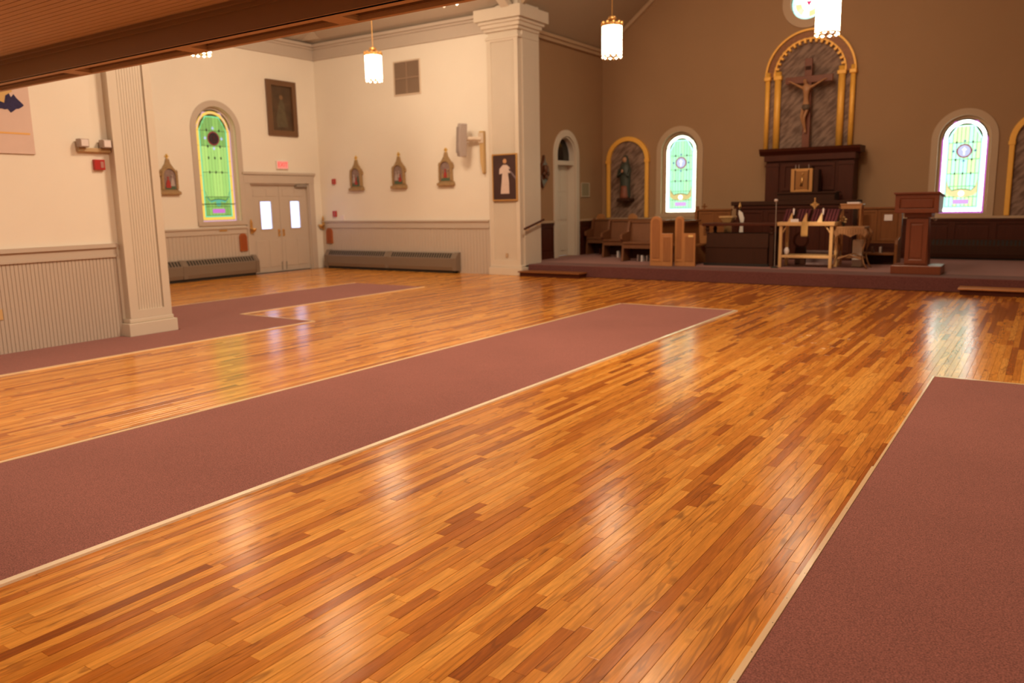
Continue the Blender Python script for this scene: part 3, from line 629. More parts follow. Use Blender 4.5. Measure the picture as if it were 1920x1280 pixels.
def frame_y(x0, x1, z0, z1, y, t, m, parent, name='frame', d=.04):
    return G().holed([(x0, z0), (x1, z0), (x1, z1), (x0, z1)], [[(x0+t, z0+t), (x1-t, z0+t), (x1-t, z1-t), (x0+t, z1-t)]], 1, y-d, y).make(name, m, parent, bevel=.005)
def frame_x(y0, y1, z0, z1, x, t, m, parent, name='frame', d=.04):
    return G().holed([(y0, z0), (y1, z0), (y1, z1), (y0, z1)], [[(y0+t, z0+t), (y1-t, z0+t), (y1-t, z1-t), (y0+t, z1-t)]], 0, x+d, x).make(name, m, parent, bevel=.005)
T = thing('framed_painting', (XT, 13.7, 4.0), 'dark old painting in a broad brown frame high above the double doors', 'painting')
a0, a1, b0, b1 = TY(13.14), TY(14.03), TZ(3.31), TZ(4.61)
frame_x(a0, a1, b0, b1, XT, .13, wood('old_frame', (.10, .045, .018), (.17, .08, .03)), T, d=.07)
cv = box(XT, XT+.02, a0+.1, a1-.1, b0+.1, b1-.1).make('canvas', mat('old_varnish', (.075, .042, .020), .5, var=.6, vscale=5), T)
mc = (a0+a1)/2; fz = b0+.2
G().prism([(mc-.16, fz), (mc+.17, fz+.02), (mc+.13, fz+.25), (mc+.09, fz+.55), (mc+.03, fz+.68), (mc-.03, fz+.68), (mc-.10, fz+.5), (mc-.18, fz+.22)], 0, XT+.02, XT+.0215).make('painted_figure', mat('dull_robe', (.10, .075, .04), .5, var=.4, vscale=9), cv)
G().prism(circ(mc, fz+.72, .055, 14), 0, XT+.02, XT+.022).make('painted_head', mat('dull_face', (.20, .11, .05), .5), cv)
# stations of the cross: small carved shrines
M_SHR = mat('shrine_gilt', (.36, .24, .12), .6, .1, var=.35, vscale=25); M_SHRD = mat('shrine_scene', (.24, .17, .16), .6, var=.5, vscale=22)
M_SR = mat('scene_red', (.36, .035, .03), .6); M_SG = mat('scene_green', (.08, .13, .08), .6); M_SW = mat('scene_pale', (.42, .36, .36), .6); M_SGOLD = mat('finial_gold', (.85, .55, .12), .4, .4)
def station(loc, rot, label, reds):
    T = thing('station_of_the_cross', (0, 0, 0), label, 'wall shrine', 'carved stations of the cross')
    hw = .19
    body = [(-hw-.04, 0), (hw+.04, 0), (hw+.04, .06), (hw, .09), (hw-.01, .36), (hw+.03, .38), (hw+.02, .44), (.12, .56), (.06, .64), (.03, .74), (-.03, .74), (-.06, .64), (-.12, .56), (-hw-.02, .44), (-hw-.03, .38), (-hw+.01, .36), (-hw, .09), (-hw-.04, .06)]
    G().prism(body, 1, -.05, 0).make('backboard', M_SHR, T, bevel=.006)
    G().prism(band(0, hw, .09, .38, .045, 14), 1, -.085, -.05).make('arch_surround', M_SHR, T, bevel=.006)
    box(-hw-.05, hw+.05, -.10, 0, -.02, .045).make('base_ledge', M_SHR, T, bevel=.01)
    sc = G().prism(arch(0, hw-.04, .09, .38, 12), 1, -.055, -.05).make('relief_panel', M_SHRD, T)
    G().prism([(-.12, .09), (.13, .09), (.13, .17), (-.12, .15)], 1, -.062, -.055).make('ground', M_SG, sc)
    for x, z, w, h, m in reds:
        g = G().prism([(x-w, z), (x+w, z), (x+w*.7, z+h*.6), (x+w*.4, z+h*.8), (x, z+h), (x-w*.4, z+h*.8), (x-w*.8, z+h*.5)], 1, -.072, -.055); g.ball((x, -.065, z+h+.02), .022, 8, sy=.6); g.make('relief_figure', m, sc)
    for s in (-1, 1): G().lathe([(.014, 0), (.022, .03), (.010, .06), (.002, .09)], (s*(hw+.01), -.04, .43), 8).make('pinnacle', M_SHR, T)
    f = G(); f.box(-.012, .012, -.035, -.01, .73, .84); f.box(-.042, .042, -.035, -.01, .78, .805); f.make('gold_cross', M_SGOLD, T)
    T.location = loc; T.rotation_euler = (0, 0, rot); return T
station((-14.60, YT, 1.99), 0, 'carved station shrine nearest the corner, red figure low at right', [(.02, .13, .05, .14, M_SR), (-.06, .18, .04, .16, M_SW), (.07, .18, .03, .12, M_SG)])
station((-13.18, YT, 2.01), 0, 'middle carved station shrine on the side room wall, pale kneeling group', [(-.06, .17, .05, .18, M_SW), (.06, .14, .045, .13, M_SR), (.02, .24, .03, .12, M_SW)])
station((-11.73, YT, 2.04), 0, 'carved station shrine nearest the grey loudspeaker, dark with a red centre', [(0, .16, .045, .16, M_SR), (-.08, .15, .03, .14, M_SHR), (.08, .15, .03, .16, M_SHR)])
station((XT, TY(10.38), 1.93), PI/2, 'carved station shrine between the white pillar and the green window', [(-.04, .12, .06, .2, M_SR), (.06, .16, .05, .2, M_SW)])
# wall grille
T = thing('air_grille', (-12.83, YT, 4.15), 'square brown return air grille high on the side room wall', 'vent')
frame_y(-13.24, -12.41, 4.14, 4.93, YT, .035, M_BEIGE, T, d=.025)
box(-13.21, -12.44, YT-.008, YT-.001, 4.17, 4.90).make('duct_back', M_GREYD, T)
M_LOUV = mat('louvre_brown', (.36, .25, .18), .5)
for i in range(24): G().add([(-13.205, YT-.024, 4.175+i*.030), (-12.445, YT-.024, 4.175+i*.030), (-12.445, YT-.008, 4.197+i*.030), (-13.205, YT-.008, 4.197+i*.030), (-13.205, YT-.022, 4.172+i*.030), (-12.445, YT-.022, 4.172+i*.030), (-12.445, YT-.006, 4.194+i*.030), (-13.205, YT-.006, 4.194+i*.030)], [(0, 1, 2, 3), (7, 6, 5, 4), (0, 4, 5, 1), (1, 5, 6, 2), (2, 6, 7, 3), (3, 7, 4, 0)]).make('louvre', M_LOUV, T)
box(-12.835, -12.815, YT-.028, YT-.02, 4.17, 4.9).make('centre_bar', M_LOUV, T); box(-13.2, -12.44, YT-.028, YT-.02, 4.525, 4.545).make('cross_bar', M_LOUV, T)
# fire alarm parts
def alarm(x, z, w, h, lb, cat='fire alarm'):
    T = thing('fire_alarm', (x, YT, z), lb, cat)
    box(x-w/2, x+w/2, YT-.05, YT, z-h/2, z+h/2).make('housing', M_REDP, T, bevel=.006)
    box(x+w*.1, x+w*.35, YT-.056, YT-.05, z-h*.3, z+h*.3).make('lens', M_ALENS, T)
alarm(-15.42, 2.22, .10, .13, 'small red fire alarm strobe on the wall right of the double doors, upper one')
alarm(-15.45, 1.40, .11, .15, 'small red fire alarm pull box just above the chair rail by the double doors')
o = box(-15.25, -15.12, YT-.03, YT, 1.235, 1.36).make('thermostat', M_PAPER, None, origin=(-15.19, YT, 1.235)); tag(o, 'small pale box above the chair rail right of the red pull box', 'thermostat')
# arched wooden plaques under the rail
def plaque(ax, c, d, z0, w, h, lb):
    T = thing('arched_plaque', ((d, c, z0) if ax == 0 else (c, d, z0)), lb, 'plaque', 'arched wooden plaques')
    s = 1 if ax == 0 else -1
    G().prism(arch(c, w/2, z0, z0+h-w/2, 12), ax, d, d+s*.05).make('body', mat('plaque_wood', (.36, .10, .025), .45), T, bevel=.006)
    G().prism(arch(c, w/2-.035, z0+.035, z0+h-w/2, 12), ax, d+s*.05, d+s*.06).make('panel', mat('plaque_panel', (.30, .07, .018), .45), T, bevel=.004)
plaque(0, TY(12.17), XT, .585, .21, .42, 'orange wooden arched plaque left of the double doors above the radiator end')
plaque(1, -15.68, YT, .64, .21, .40, 'orange wooden arched plaque right of the double doors under the rail')
# brass holy-water fonts
def hwf(loc, rot, lb):
    T = thing('holy_water_font', (0, 0, 0), lb, 'font', 'brass holy water fonts')
    G().prism([(-.035, 0), (.035, 0), (.045, .12), (.03, .3), (0, .36), (-.03, .3), (-.045, .12)], 1, -.015, 0).make('back_plate', M_BRASS, T, bevel=.003)
    G().lathe([(.012, 0), (.04, .03), (.07, .07), (.075, .10), (.06, .10), (.05, .07)], (0, -.085, .03), 14).make('bowl', M_BRASS, T, smooth=True)
    c = G(); c.box(-.01, .01, -.025, -.015, .16, .30); c.box(-.035, .035, -.025, -.015, .23, .25); c.make('cross', M_BRASS, T)
    T.location = loc; T.rotation_euler = (0, 0, rot)
hwf((XT+.036, TY(12.42), .98), PI/2, 'brass holy water font on the left door casing')
hwf((-15.88, YT-.03, 1.0), 0, 'brass holy water font in the corner right of the double doors')
o = box(XT+.02, XT+.035, TY(11.54), TY(11.74), 1.07, 1.11).make('brass_plate', M_BRASS, None, origin=(XT+.03, TY(11.64), 1.07)); tag(o, 'small brass name plate under the green window', 'plate')
# radiators
M_RAD = mat('radiator_paint', (.21, .165, .13), .45, .1)
def radiator(name, ax, d, sgn, a, b, lb, m=M_RAD, z0=.045, z1=.47, dep=.19, step=.075):
    T = thing(name, ((d, (a+b)/2, 0) if ax == 0 else ((a+b)/2, d, 0)), lb, 'radiator')
    P = [(0, z0), (dep-.02, z0+.02), (dep, z0+.10), (dep, z1-.13), (dep-.10, z1), (0, z1)]
    def pr(poly, u0, u1, nm, m_, par=T):
        g = G(); pts = [(d+sgn*p[0], p[1]) for p in poly]
        if ax == 1:  # profile in (y,z), run in x
            g.prism(pts, 0, u0, u1)
        else: g.prism(pts, 1, u0, u1)
        return g.make(nm, m_, par)
    cover = pr(P, a, b, 'cover', m)
    pr([(0, z0), (dep+.012, z0+.02), (dep+.012, z1-.12), (dep-.10, z1+.012), (0, z1+.012)], a-.03, a+.07, 'end_cap', m); pr([(0, z0), (dep+.012, z0+.02), (dep+.012, z1-.12), (dep-.10, z1+.012), (0, z1+.012)], b-.07, b+.03, 'end_cap', m)
    md = (a+b)/2
    if b-a > 3: pr([(0, z0), (dep+.006, z0+.02), (dep+.006, z1-.12), (dep-.10, z1+.006), (0, z1+.006)], md-.05, md+.05, 'joint_cover', m)
    g = G(); u = a+.12
    while u < b-.14:
        if not (b-a > 3 and abs(u-md) < .09):
            for k in range(1):
                p0 = (dep-.012, z1-.115); p1 = (dep-.088, z1-.015); o = .004
                q = [(p0[0]+o, p0[1]+o), (p1[0]+o, p1[1]+o), (p1[0]-.01, p1[1]-.01), (p0[0]-.01, p0[1]-.01)]
                pts = [(d+sgn*x, z) for x, z in q]; g.prism(pts, 0 if ax == 1 else 1, u, u+step*.5)
        u += step
    stuff(g.make('grille_slots', M_GREYD, cover))
    box(*( (d, d+sgn*(dep-.05), a+.05, b-.05, .0, z0+.02) if ax == 0 else (a+.05, b-.05, d, d+sgn*(dep-.05), .0, z0+.02))).make('kick', M_GREYD, T)
    return T
radiator('radiator', 0, XT+.014, 1, 8.6, TY(12.42), 'long brown baseboard radiator under the green stained glass window')
radiator('radiator', 1, YT-.014, -1, -15.70, -11.42, 'long grey-brown baseboard radiator under the three station shrines')
rd = radiator('radiator', 1, YB-.03, -1, -2.35, .5, 'dark brown radiator cover along the chancel wainscot behind the pulpit', m=M_DARKER, z0=.26, z1=.66, dep=.16, step=.075)
# speaker with tapered conduit cover
T = thing('loudspeaker', (-10.98, YT, 3.0), 'grey column loudspeaker tilted on a bracket beside the tall pillar', 'speaker')
M_SPK = mat('speaker_grey', (.42, .36, .34), .5)
g = G(); g.prism([(-.09, -.36), (.07, -.36), (.10, -.2), (.105, .2), (.07, .36), (-.09, .36)], 0, -.085, .085)
sp = bpy.data.objects.new('tmp', None)
mesh_m = Matrix.Translation((-11.02, 14.52, 2.99)) @ Matrix.Rotation(math.radians(-28), 4, 'Z') @ Matrix.Rotation(math.radians(7), 4, 'Y') @ Matrix.Rotation(PI, 4, 'Z')
g.v = [tuple(mesh_m @ Vector(v)) for v in g.v]; g.make('cabinet', M_SPK, T, bevel=.02)
bpy.data.objects.remove(sp)
g = G(); g.box(-.065, .065, .101, .109, -.28, .28); g.v = [tuple(mesh_m @ Vector(v)) for v in g.v]; g.make('front_grille', mat('speaker_cloth', (.34, .29, .28), .8), T)
g = G(); g.tube([(-11.0, 14.6, 3.02), (-10.80, 14.72, 3.02), (-10.66, 14.76, 3.0)], .05, 10); g.box(-10.73, -10.59, 14.735, 14.745, 2.92, 3.14); g.make('bracket', M_BEIGE, T)
G().prism([(-10.72, 3.18), (-10.60, 3.18), (-10.60, 2.28), (-10.64, 2.24), (-10.70, 2.5)], 1, 14.75, 14.84).make('cable_cover', mat('ochre_cover', (.55, .38, .18), .6), T, bevel=.01)
# picture on the pillar: plain generic robed figure
T = thing('framed_print', (-10.05, 14.78, 1.65), 'framed picture of a white-robed figure hung on the tall pillar', 'picture')
frame_y(-10.38, -9.72, 1.645, 2.66, 14.79, .03, M_BRASS, T, d=.045)
cv = box(-10.36, -9.74, 14.755, 14.785, 1.67, 2.64).make('print', mat('print_ground', (.05, .022, .022), .4, var=.5, vscale=3), T)
yp = 14.754
G().prism([(-10.16, 1.80), (-9.93, 1.80), (-9.935, 2.05), (-9.96, 2.25), (-9.90, 2.24), (-9.91, 2.36), (-9.99, 2.42), (-10.09, 2.42), (-10.18, 2.34), (-10.19, 2.22), (-10.11, 2.24), (-10.13, 2.05)], 1, yp-.001, yp).make('painted_robe', mat('print_white', (.62, .50, .46), .5, var=.15, vscale=12), cv)
G().prism(circ(-10.04, 2.50, .05, 16), 1, yp-.001, yp).make('painted_head', mat('print_skin', (.52, .28, .14), .5), cv)
G().prism([(-9.93, 2.30), (-9.76, 2.10), (-9.76, 2.16), (-9.94, 2.35)], 1, yp-.001, yp).make('painted_ray', mat('print_ray', (.20, .15, .18), .5), cv)
o = box(-10.08, -10.02, 14.785, 14.80, .41, .49).make('wall_outlet', M_CHTRIM, None, origin=(-10.05, 14.79, .41)); tag(o, 'tan wall outlet low on the tall pillar below the robed figure picture', 'outlet')
# handrail on the white return
T = thing('handrail', (-9.6, 15.1, 1.1), 'short dark wall handrail sloping up beside the platform', 'handrail')
G().tube([(-9.54, 14.74, 1.03), (-9.54, 15.02, 1.09), (-9.54, 15.55, 1.21)], .024, 10).make('rail', M_DARK, T)
for y, z in ((14.95, 1.05), (15.42, 1.15)): G().tube([(-9.66, y, z-.05), (-9.58, y, z-.05), (-9.54, y, z)], .009, 6).make('bracket', M_BRASS, T)
# carved plaque beside the chancel door, little frame beyond it
T = thing('carved_plaque', (-10.1, 16.42, 2.0), 'dark carved wooden wall plaque left of the arched side door', 'carving')
body = [(16.30, 2.02), (16.36, 1.93), (16.42, 2.02), (16.52, 2.10), (16.60, 2.22), (16.62, 2.36), (16.55, 2.48), (16.46, 2.55), (16.42, 2.70), (16.38, 2.55), (16.28, 2.46), (16.22, 2.34), (16.23, 2.20)]
M_CARV = wood('carved_wood', (.07, .02, .008), (.16, .055, .02), .5)
G().prism(body, 0, -10.02, -10.1).make('board', M_CARV, T, bevel=.012)
g = G(); g.ball((-9.98, 16.42, 2.36), .09, 12, sx=.5, sz=1.2); g.ball((-9.98, 16.42, 2.18), .06, 10, sx=.5); g.ball((-9.98, 16.33, 2.26), .05, 10, sx=.5); g.ball((-9.98, 16.51, 2.26), .05, 10, sx=.5); g.make('carved_relief', M_CARV, T, smooth=True)
T = thing('framed_notice', (-10.1, 18.5, 1.7), 'small pale framed notice on the side wall right of the arched door', 'frame')
frame_x(18.29, 18.74, 1.71, 2.08, -10.1, .03, mat('pale_frame', (.48, .40, .30), .5), T, d=.025); box(-10.1, -10.085, 18.31, 18.72, 1.73, 2.06).make('notice', mat('notice_paper', (.30, .26, .17), .5), T)
# ------------------------------------------------------------------ things on the near left wall
T = thing('banner', (-9.79, 4.3, 2.24), 'pale cloth banner with dark blue figure and ochre stripe on the near left wall', 'banner')
M_BAN = mat('banner_cloth', (.66, .52, .48), .95, var=.05, vscale=5)
cl = box(-9.795, -9.783, 3.75, 4.775, 2.25, 3.25).make('cloth', M_BAN, T)
box(-9.783, -9.780, 3.78, 4.74, 2.465, 2.485).make('stripe', mat('banner_ochre', (.75, .45, .16), .9), cl)
box(-9.79, -9.778, 3.75, 4.775, 2.25, 2.265).make('hem', M_BAN, cl)
rnd = random.Random(3); top = []; bot = []
for i in range(24):
    y = 4.02+i*.0295; top.append((y, 2.93+rnd.uniform(-.035, .035)-max(0, i-17)*.02)); bot.append((y+.01, 2.71+rnd.uniform(-.03, .03)+max(0, i-17)*.012))
G().prism(top+bot[::-1], 0, -9.783, -9.779).make('applique', mat('banner_navy', (.03, .025, .09), .9, var=.5, vscale=30), cl)
G().prism([(4.44, 2.82), (4.50, 2.80), (4.52, 2.88), (4.60, 2.93), (4.58, 2.96), (4.48, 2.93), (4.44, 2.88)], 0, -9.779, -9.776).make('applique', mat('banner_gold', (.60, .42, .18), .9), cl)
box(-9.81, -9.77, 3.7, 4.82, 3.24, 3.27).make('hanging_rod', M_OAK, T)
M_LAMPH = mat('lamp_head_grey', (.38, .30, .27), .35, .2)
T = thing('emergency_light', (-9.8, 5.45, 2.35), 'twin-head emergency light on the near wall beside the large pillar', 'light')
g = G(); g.box(-9.8, -9.74, 5.26, 5.66, 2.30, 2.35); g.make('battery_bar', mat('emergency_beige', (.50, .36, .20), .5), T, bevel=.008)
for y in (5.30, 5.58):
    g = G(); g.box(-9.77, -9.67, y-.055, y+.055, 2.35, 2.45); g.make('lamp_head', M_LAMPH, T, bevel=.008)
    box(-9.67, -9.664, y-.042, y+.042, 2.362, 2.438).make('lens', mat('clear_lens', (.75, .70, .72), .15), T)
T = thing('fire_alarm', (-9.8, 5.5, 2.16), 'red fire alarm strobe under the emergency light on the near wall', 'fire alarm')
box(-9.8, -9.75, 5.44, 5.57, 2.09, 2.215).make('housing', M_REDP, T, bevel=.006); box(-9.75, -9.744, 5.51, 5.55, 2.115, 2.19).make('lens', M_ALENS, T)
o = box(-9.788, -9.778, 4.13, 4.21, .40, .52).make('wall_outlet', mat('outlet_ochre', (.62, .42, .2), .5), None, origin=(-9.78, 4.17, .4)); tag(o, 'ochre wall outlet in the beadboard at the left edge of the frame', 'outlet')
# ------------------------------------------------------------------ pendant lanterns
M_SHADE = mat('lit_pendant_glass', (.8, .75, .65), .4, emit=(1, .80, .56), es=SHADE)
M_PBR = mat('pendant_brass', (.70, .40, .14), .35, .7)
def pendant(loc, label, ztop):
    x, y, z = loc   # z: foot of the glass
    T = thing('pendant_lantern', (x, y, z), label, 'pendant lamp', 'brass and glass pendant lanterns')
    R = .165; n = 10
    for k in range(n):   # ten upright glass slats with scalloped heads
        a0, a1 = 2*PI*k/n+.03, 2*PI*(k+1)/n-.03; g = G(); vs_ = []
        am = (a0+a1)/2
        for rr in (R, R-.012):
            for a, zz in ((a0, .03), (am, .0), (a1, .03), (a1, .47), (am, .515), (a0, .47)): vs_.append((x+rr*math.cos(a), y+rr*math.sin(a), z+zz))
        g.add(vs_, [(0, 1, 2, 3, 4, 5), (11, 10, 9, 8, 7, 6)]+[(i, (i+1) % 6, (i+1) % 6+6, i+6) for i in range(6)]); g.make('glass_slat', M_SHADE, T)
    g = G(); g.lathe([(R-.02, .0), (R+.006, .0), (R+.006, .02), (R-.02, .02)], (x, y, z+.02), 20)
    for k in range(n):
        a = 2*PI*k/n; g.tube([(x+(R+.003)*math.cos(a), y+(R+.003)*math.sin(a), z-.015), (x+(R+.003)*math.cos(a), y+(R+.003)*math.sin(a), z+.04)], [.003, .008], 6)
    g.make('bottom_ring', M_PBR, T)
    g = G(); g.lathe([(R+.004, .0), (R+.006, .02), (R-.01, .055), (.06, .065), (.03, .075)], (x, y, z+.49), 20)
    for k in range(n):
        a = 2*PI*(k+.5)/n; g.ball((x+(R-.005)*math.cos(a), y+(R-.005)*math.sin(a), z+.535), .028, 8, sz=1.4)
    g.make('crown', M_PBR, T)
    G().lathe([(.02, 0), (.065, .02), (.075, .045), (.06, .07), (.012, .085)], (x, y, z+.575), 14).make('cap', M_PBR, T, smooth=True)
    G().tube([(x, y, z+.65), (x, y, ztop)], .008, 6).make('rod', M_PBR, T)
    G().lathe([(.06, 0), (.05, .03), (.01, .04)], (x, y, ztop-.05), 12).make('canopy', M_PBR, T)
    return T
pendant((-11.40, 12.2, 4.02), 'lit pendant lantern in the side room, in front of the cornice left of the grille', 7.1)
pendant((-6.25, 12.4, 3.93), 'lit pendant lantern before the left chancel wall, above the angled pews', 8.4)
pendant((-2.83, 12.3, 3.84), 'lit pendant lantern overlapping the round window above the crucifix', 8.0)
pendant((-12.10, 8.77, 4.13), 'lit pendant lantern whose foot shows just under the loft beam at left', 7.0)
pendant((-7.95, 7.3, 4.15), 'lit pendant lantern above the loft beam edge, casting the left-hand glare on the near floor', 8.9)
pendant((-3.75, 8.5, 4.15), 'lit pendant lantern above the frame over the middle of the floor', 9.0)
T = thing('twin_bulb_fixture', (-8.9, 11.5, 4.95), 'ceiling fixture with two small bulbs showing just under the loft beam', 'light')
G().tube([(-8.89, 11.5, 5.12), (-8.89, 11.5, 8.0)], .01, 6).make('stem', M_PBR, T); G().tube([(-9.05, 11.5, 5.1), (-8.72, 11.5, 5.1)], .012, 6).make('arm', M_PBR, T)
for x, e in ((-9.03, 1.0), (-8.75, 6)): G().lathe([(.012, .10), (.03, .06), (.035, .02), (.02, -.02), (.004, -.035)], (x, 11.5, 4.98), 12).make('bulb', mat('bulb_glass', (.9, .6, .4), .3, emit=(1, .75, .5), es=e), T, smooth=True)
# ------------------------------------------------------------------ niches
def marble():
    m = bpy.data.materials.new('streaked_marbling'); m.use_nodes = True; nt = m.node_tree; b = nt.nodes['Principled BSDF']
    tc = nt.nodes.new('ShaderNodeTexCoord'); m0 = nt.nodes.new('ShaderNodeMapping'); m0.inputs['Rotation'].default_value = (0, math.radians(40), 0); mp = nt.nodes.new('ShaderNodeMapping'); mp.inputs['Scale'].default_value = (2.2, 1, 9)
    n = nt.nodes.new('ShaderNodeTexNoise'); n.inputs['Scale'].default_value = 1.6; n.inputs['Detail'].default_value = 3
    r = nt.nodes.new('ShaderNodeValToRGB'); r.color_ramp.elements[0].position = .38; r.color_ramp.elements[1].position = .62
    r.color_ramp.elements[0].color = (.13, .075, .055, 1); r.color_ramp.elements[1].color = (.30, .20, .155, 1)
    nt.links.new(tc.outputs['Object'], m0.inputs[0]); nt.links.new(m0.outputs[0], mp.inputs[0]); nt.links.new(mp.outputs[0], n.inputs['Vector']); nt.links.new(n.outputs['Fac'], r.inputs[0]); nt.links.new(r.outputs[0], b.inputs['Base Color']); b.inputs['Roughness'].default_value = .7
    return m
M_MARB = marble()
def side_niche(c, label):
    T = thing('arched_niche_panel', (c, YB, 1.15), label, 'niche')
    G().prism(arch(c, .54, 1.15, 2.62, 24), 1, YB-.02, YB-.004).make('marbled_back', M_MARB, T)
    for s in (-1, 1):
        box(c+s*.60-.0, c+s*.50, YB-.09, YB-.004, 1.15, 2.60).make('gilt_column', M_GOLD, T, bevel=.02)
        box(c+s*.62, c+s*.49, YB-.10, YB-.004, 2.57, 2.65).make('capital', M_GOLD, T, bevel=.01)
    o_ = arch(c, .61, 2.63, 2.63, 24); i_ = arch(c, .50, 2.63, 2.63, 24)
    G().prism(o_+i_[::-1], 1, YB-.08, YB-.004).make('arch_moulding', M_GOLD, T, bevel=.02)
    return T
nL = side_niche(-9.34, 'arched niche panel with gilt border behind the statue, left end of chancel wall')
box(-9.50, -9.14, 19.12, YB-.021, 1.58, 1.659).make('statue_shelf', M_DARKER, nL, bevel=.02)
side_niche(-.22, 'arched niche panel with gilt border cut by the right edge of the frame')
T = thing('high_altar_niche', (-4.81, YB, 2.7), 'tall arched gilt niche with marbled back behind the crucifix', 'niche')
NC, NS = -4.81, 4.34
G().prism(arch(NC, .98, 2.5, NS, 32), 1, YB-.02, YB-.004).make('marbled_back', M_MARB, T)
for x0, x1 in ((-5.80, -5.69), (-5.585, -5.435), (MX(-5.585)-.07, MX(-5.435)-.07), (MX(-5.80)-.07, MX(-5.69)-.07)):
    x0, x1 = min(x0, x1), max(x0, x1)
    G().lathe([(.5*(x1-x0), 0), (.5*(x1-x0), 1.78)], ((x0+x1)/2, YB-.07, 2.68), 12, 1, .8).make('gilt_column', M_GOLD, T, smooth=True)
    box(x0-.02, x1+.02, YB-.13, YB-.004, NS-.06, NS+.03).make('capital', M_GOLD, T, bevel=.012)
for ro, ri, d, nm, m in ((1.0, .955, .10, 'outer_arch_moulding', M_GOLD), (.945, .80, .06, 'arch_frieze', mat('frieze_brown', (.26, .10, .035), .5, .2, var=.4, vscale=20)), (.80, .765, .09, 'inner_arch_moulding', M_GOLD)):
    o_ = arch(NC, ro, NS, NS, 36); i_ = arch(NC, ri, NS, NS, 36); G().prism(o_+i_[::-1], 1, YB-d, YB-.01).make(nm, m, T)
for i in range(19):   # gilt dentils round the arch
    a = PI*(i+.5)/19; ca_, sa = math.cos(a), math.sin(a); r0, r1 = .70, .80; w = .022
    P = [(NC+r0*ca_-w*sa, NS+r0*sa+w*ca_), (NC+r0*ca_+w*sa, NS+r0*sa-w*ca_), (NC+r1*ca_+w*1.5*sa, NS+r1*sa-w*1.5*ca_), (NC+r1*ca_-w*1.5*sa, NS+r1*sa+w*1.5*ca_)]
    G().prism(P, 1, YB-.11, YB-.02).make('gilt_tongue', M_GOLD, T)
# crucifix with corpus
T = thing('crucifix', (-4.78, 19.22, 2.72), 'dark wooden crucifix with carved corpus standing in the gilt niche', 'crucifix')
box(-4.86, -4.70, 19.18, 19.26, 2.70, 4.66).make('upright', M_RED, T, bevel=.006)
box(-5.27, -4.25, 19.17, 19.25, 4.13, 4.28).make('crossbeam', M_RED, T, bevel=.006)
box(-4.84, -4.72, 19.165, 19.18, 4.41, 4.49).make('title_board', M_DARKER, T)
def skin(name, pts, edges, rad, m, parent, root=0, sub=1):
    off = Vector((0, 0, 0)); p = parent
    while p is not None: off += p.location; p = p.parent
    me = bpy.data.meshes.new(name); me.from_pydata([tuple(Vector(p)-off) for p in pts], edges, []); me.update()
    o = bpy.data.objects.new(name, me); SC.collection.objects.link(o); o.parent = parent
    md = o.modifiers.new('skin', 'SKIN')
    for i, v in enumerate(me.skin_vertices[0].data): v.radius = (rad[i], rad[i]) if not isinstance(rad[i], tuple) else rad[i]; v.use_root = (i == root)
    o.modifiers.new('sub', 'SUBSURF').levels = sub; o.modifiers['sub'].render_levels = sub
    me.materials.append(m); return o
cx, cy = -4.78, 19.10
B = [(cx, cy, 3.66), (cx-.005, cy, 3.80), (cx, cy-.01, 3.95), (cx, cy, 4.03), (cx-.02, cy-.02, 4.09), (cx-.035, cy-.04, 4.15), (cx-.035, cy-.03, 4.21),
     (cx-.09, cy, 4.02), (cx-.22, cy+.02, 4.09), (cx-.36, cy+.04, 4.17), (cx-.42, cy+.05, 4.19),
     (cx+.09, cy, 4.02), (cx+.22, cy+.02, 4.09), (cx+.36, cy+.04, 4.17), (cx+.42, cy+.05, 4.19),
     (cx-.05, cy, 3.60), (cx-.08, cy-.05, 3.38), (cx-.01, cy+.02, 3.12), (cx+.0, cy-.02, 3.05), (cx+.05, cy, 3.60), (cx-.02, cy-.07, 3.36), (cx+.005, cy, 3.10), (cx+.02, cy-.03, 3.03)]
Eg = [(0, 1), (1, 2), (2, 3), (3, 4), (4, 5), (5, 6), (3, 7), (7, 8), (8, 9), (9, 10), (3, 11), (11, 12), (12, 13), (13, 14), (0, 15), (15, 16), (16, 17), (17, 18), (0, 19), (19, 20), (20, 21), (21, 22)]
Rr = [.062, .058, .075, .06, .026, .042, .034, .036, .024, .018, .014, .036, .024, .018, .014, .044, .034, .02, .018, .044, .034, .02, .018]
co = skin('corpus', B, Eg, Rr, mat('corpus_ivory', (.40, .20, .09), .5, var=.2, vscale=20), T)
G().lathe([(.085, 0), (.095, .06), (.078, .12)], (cx, cy, 3.53), 14, 1, .8).make('loincloth', mat('loincloth_brown', (.12, .08, .055), .7), co, smooth=True)
# statue in the left niche
T = thing('statue', (-9.32, 19.33, 1.6), 'painted statue of a veiled figure in green robe on bracket in the left niche', 'statue')
M_ROBE = mat('statue_robe', (.045, .055, .045), .5, var=.3, vscale=10); M_DRESS = mat('statue_dress', (.22, .07, .04), .5, var=.3, vscale=10); M_SKIN = mat('statue_skin', (.42, .22, .13), .5)

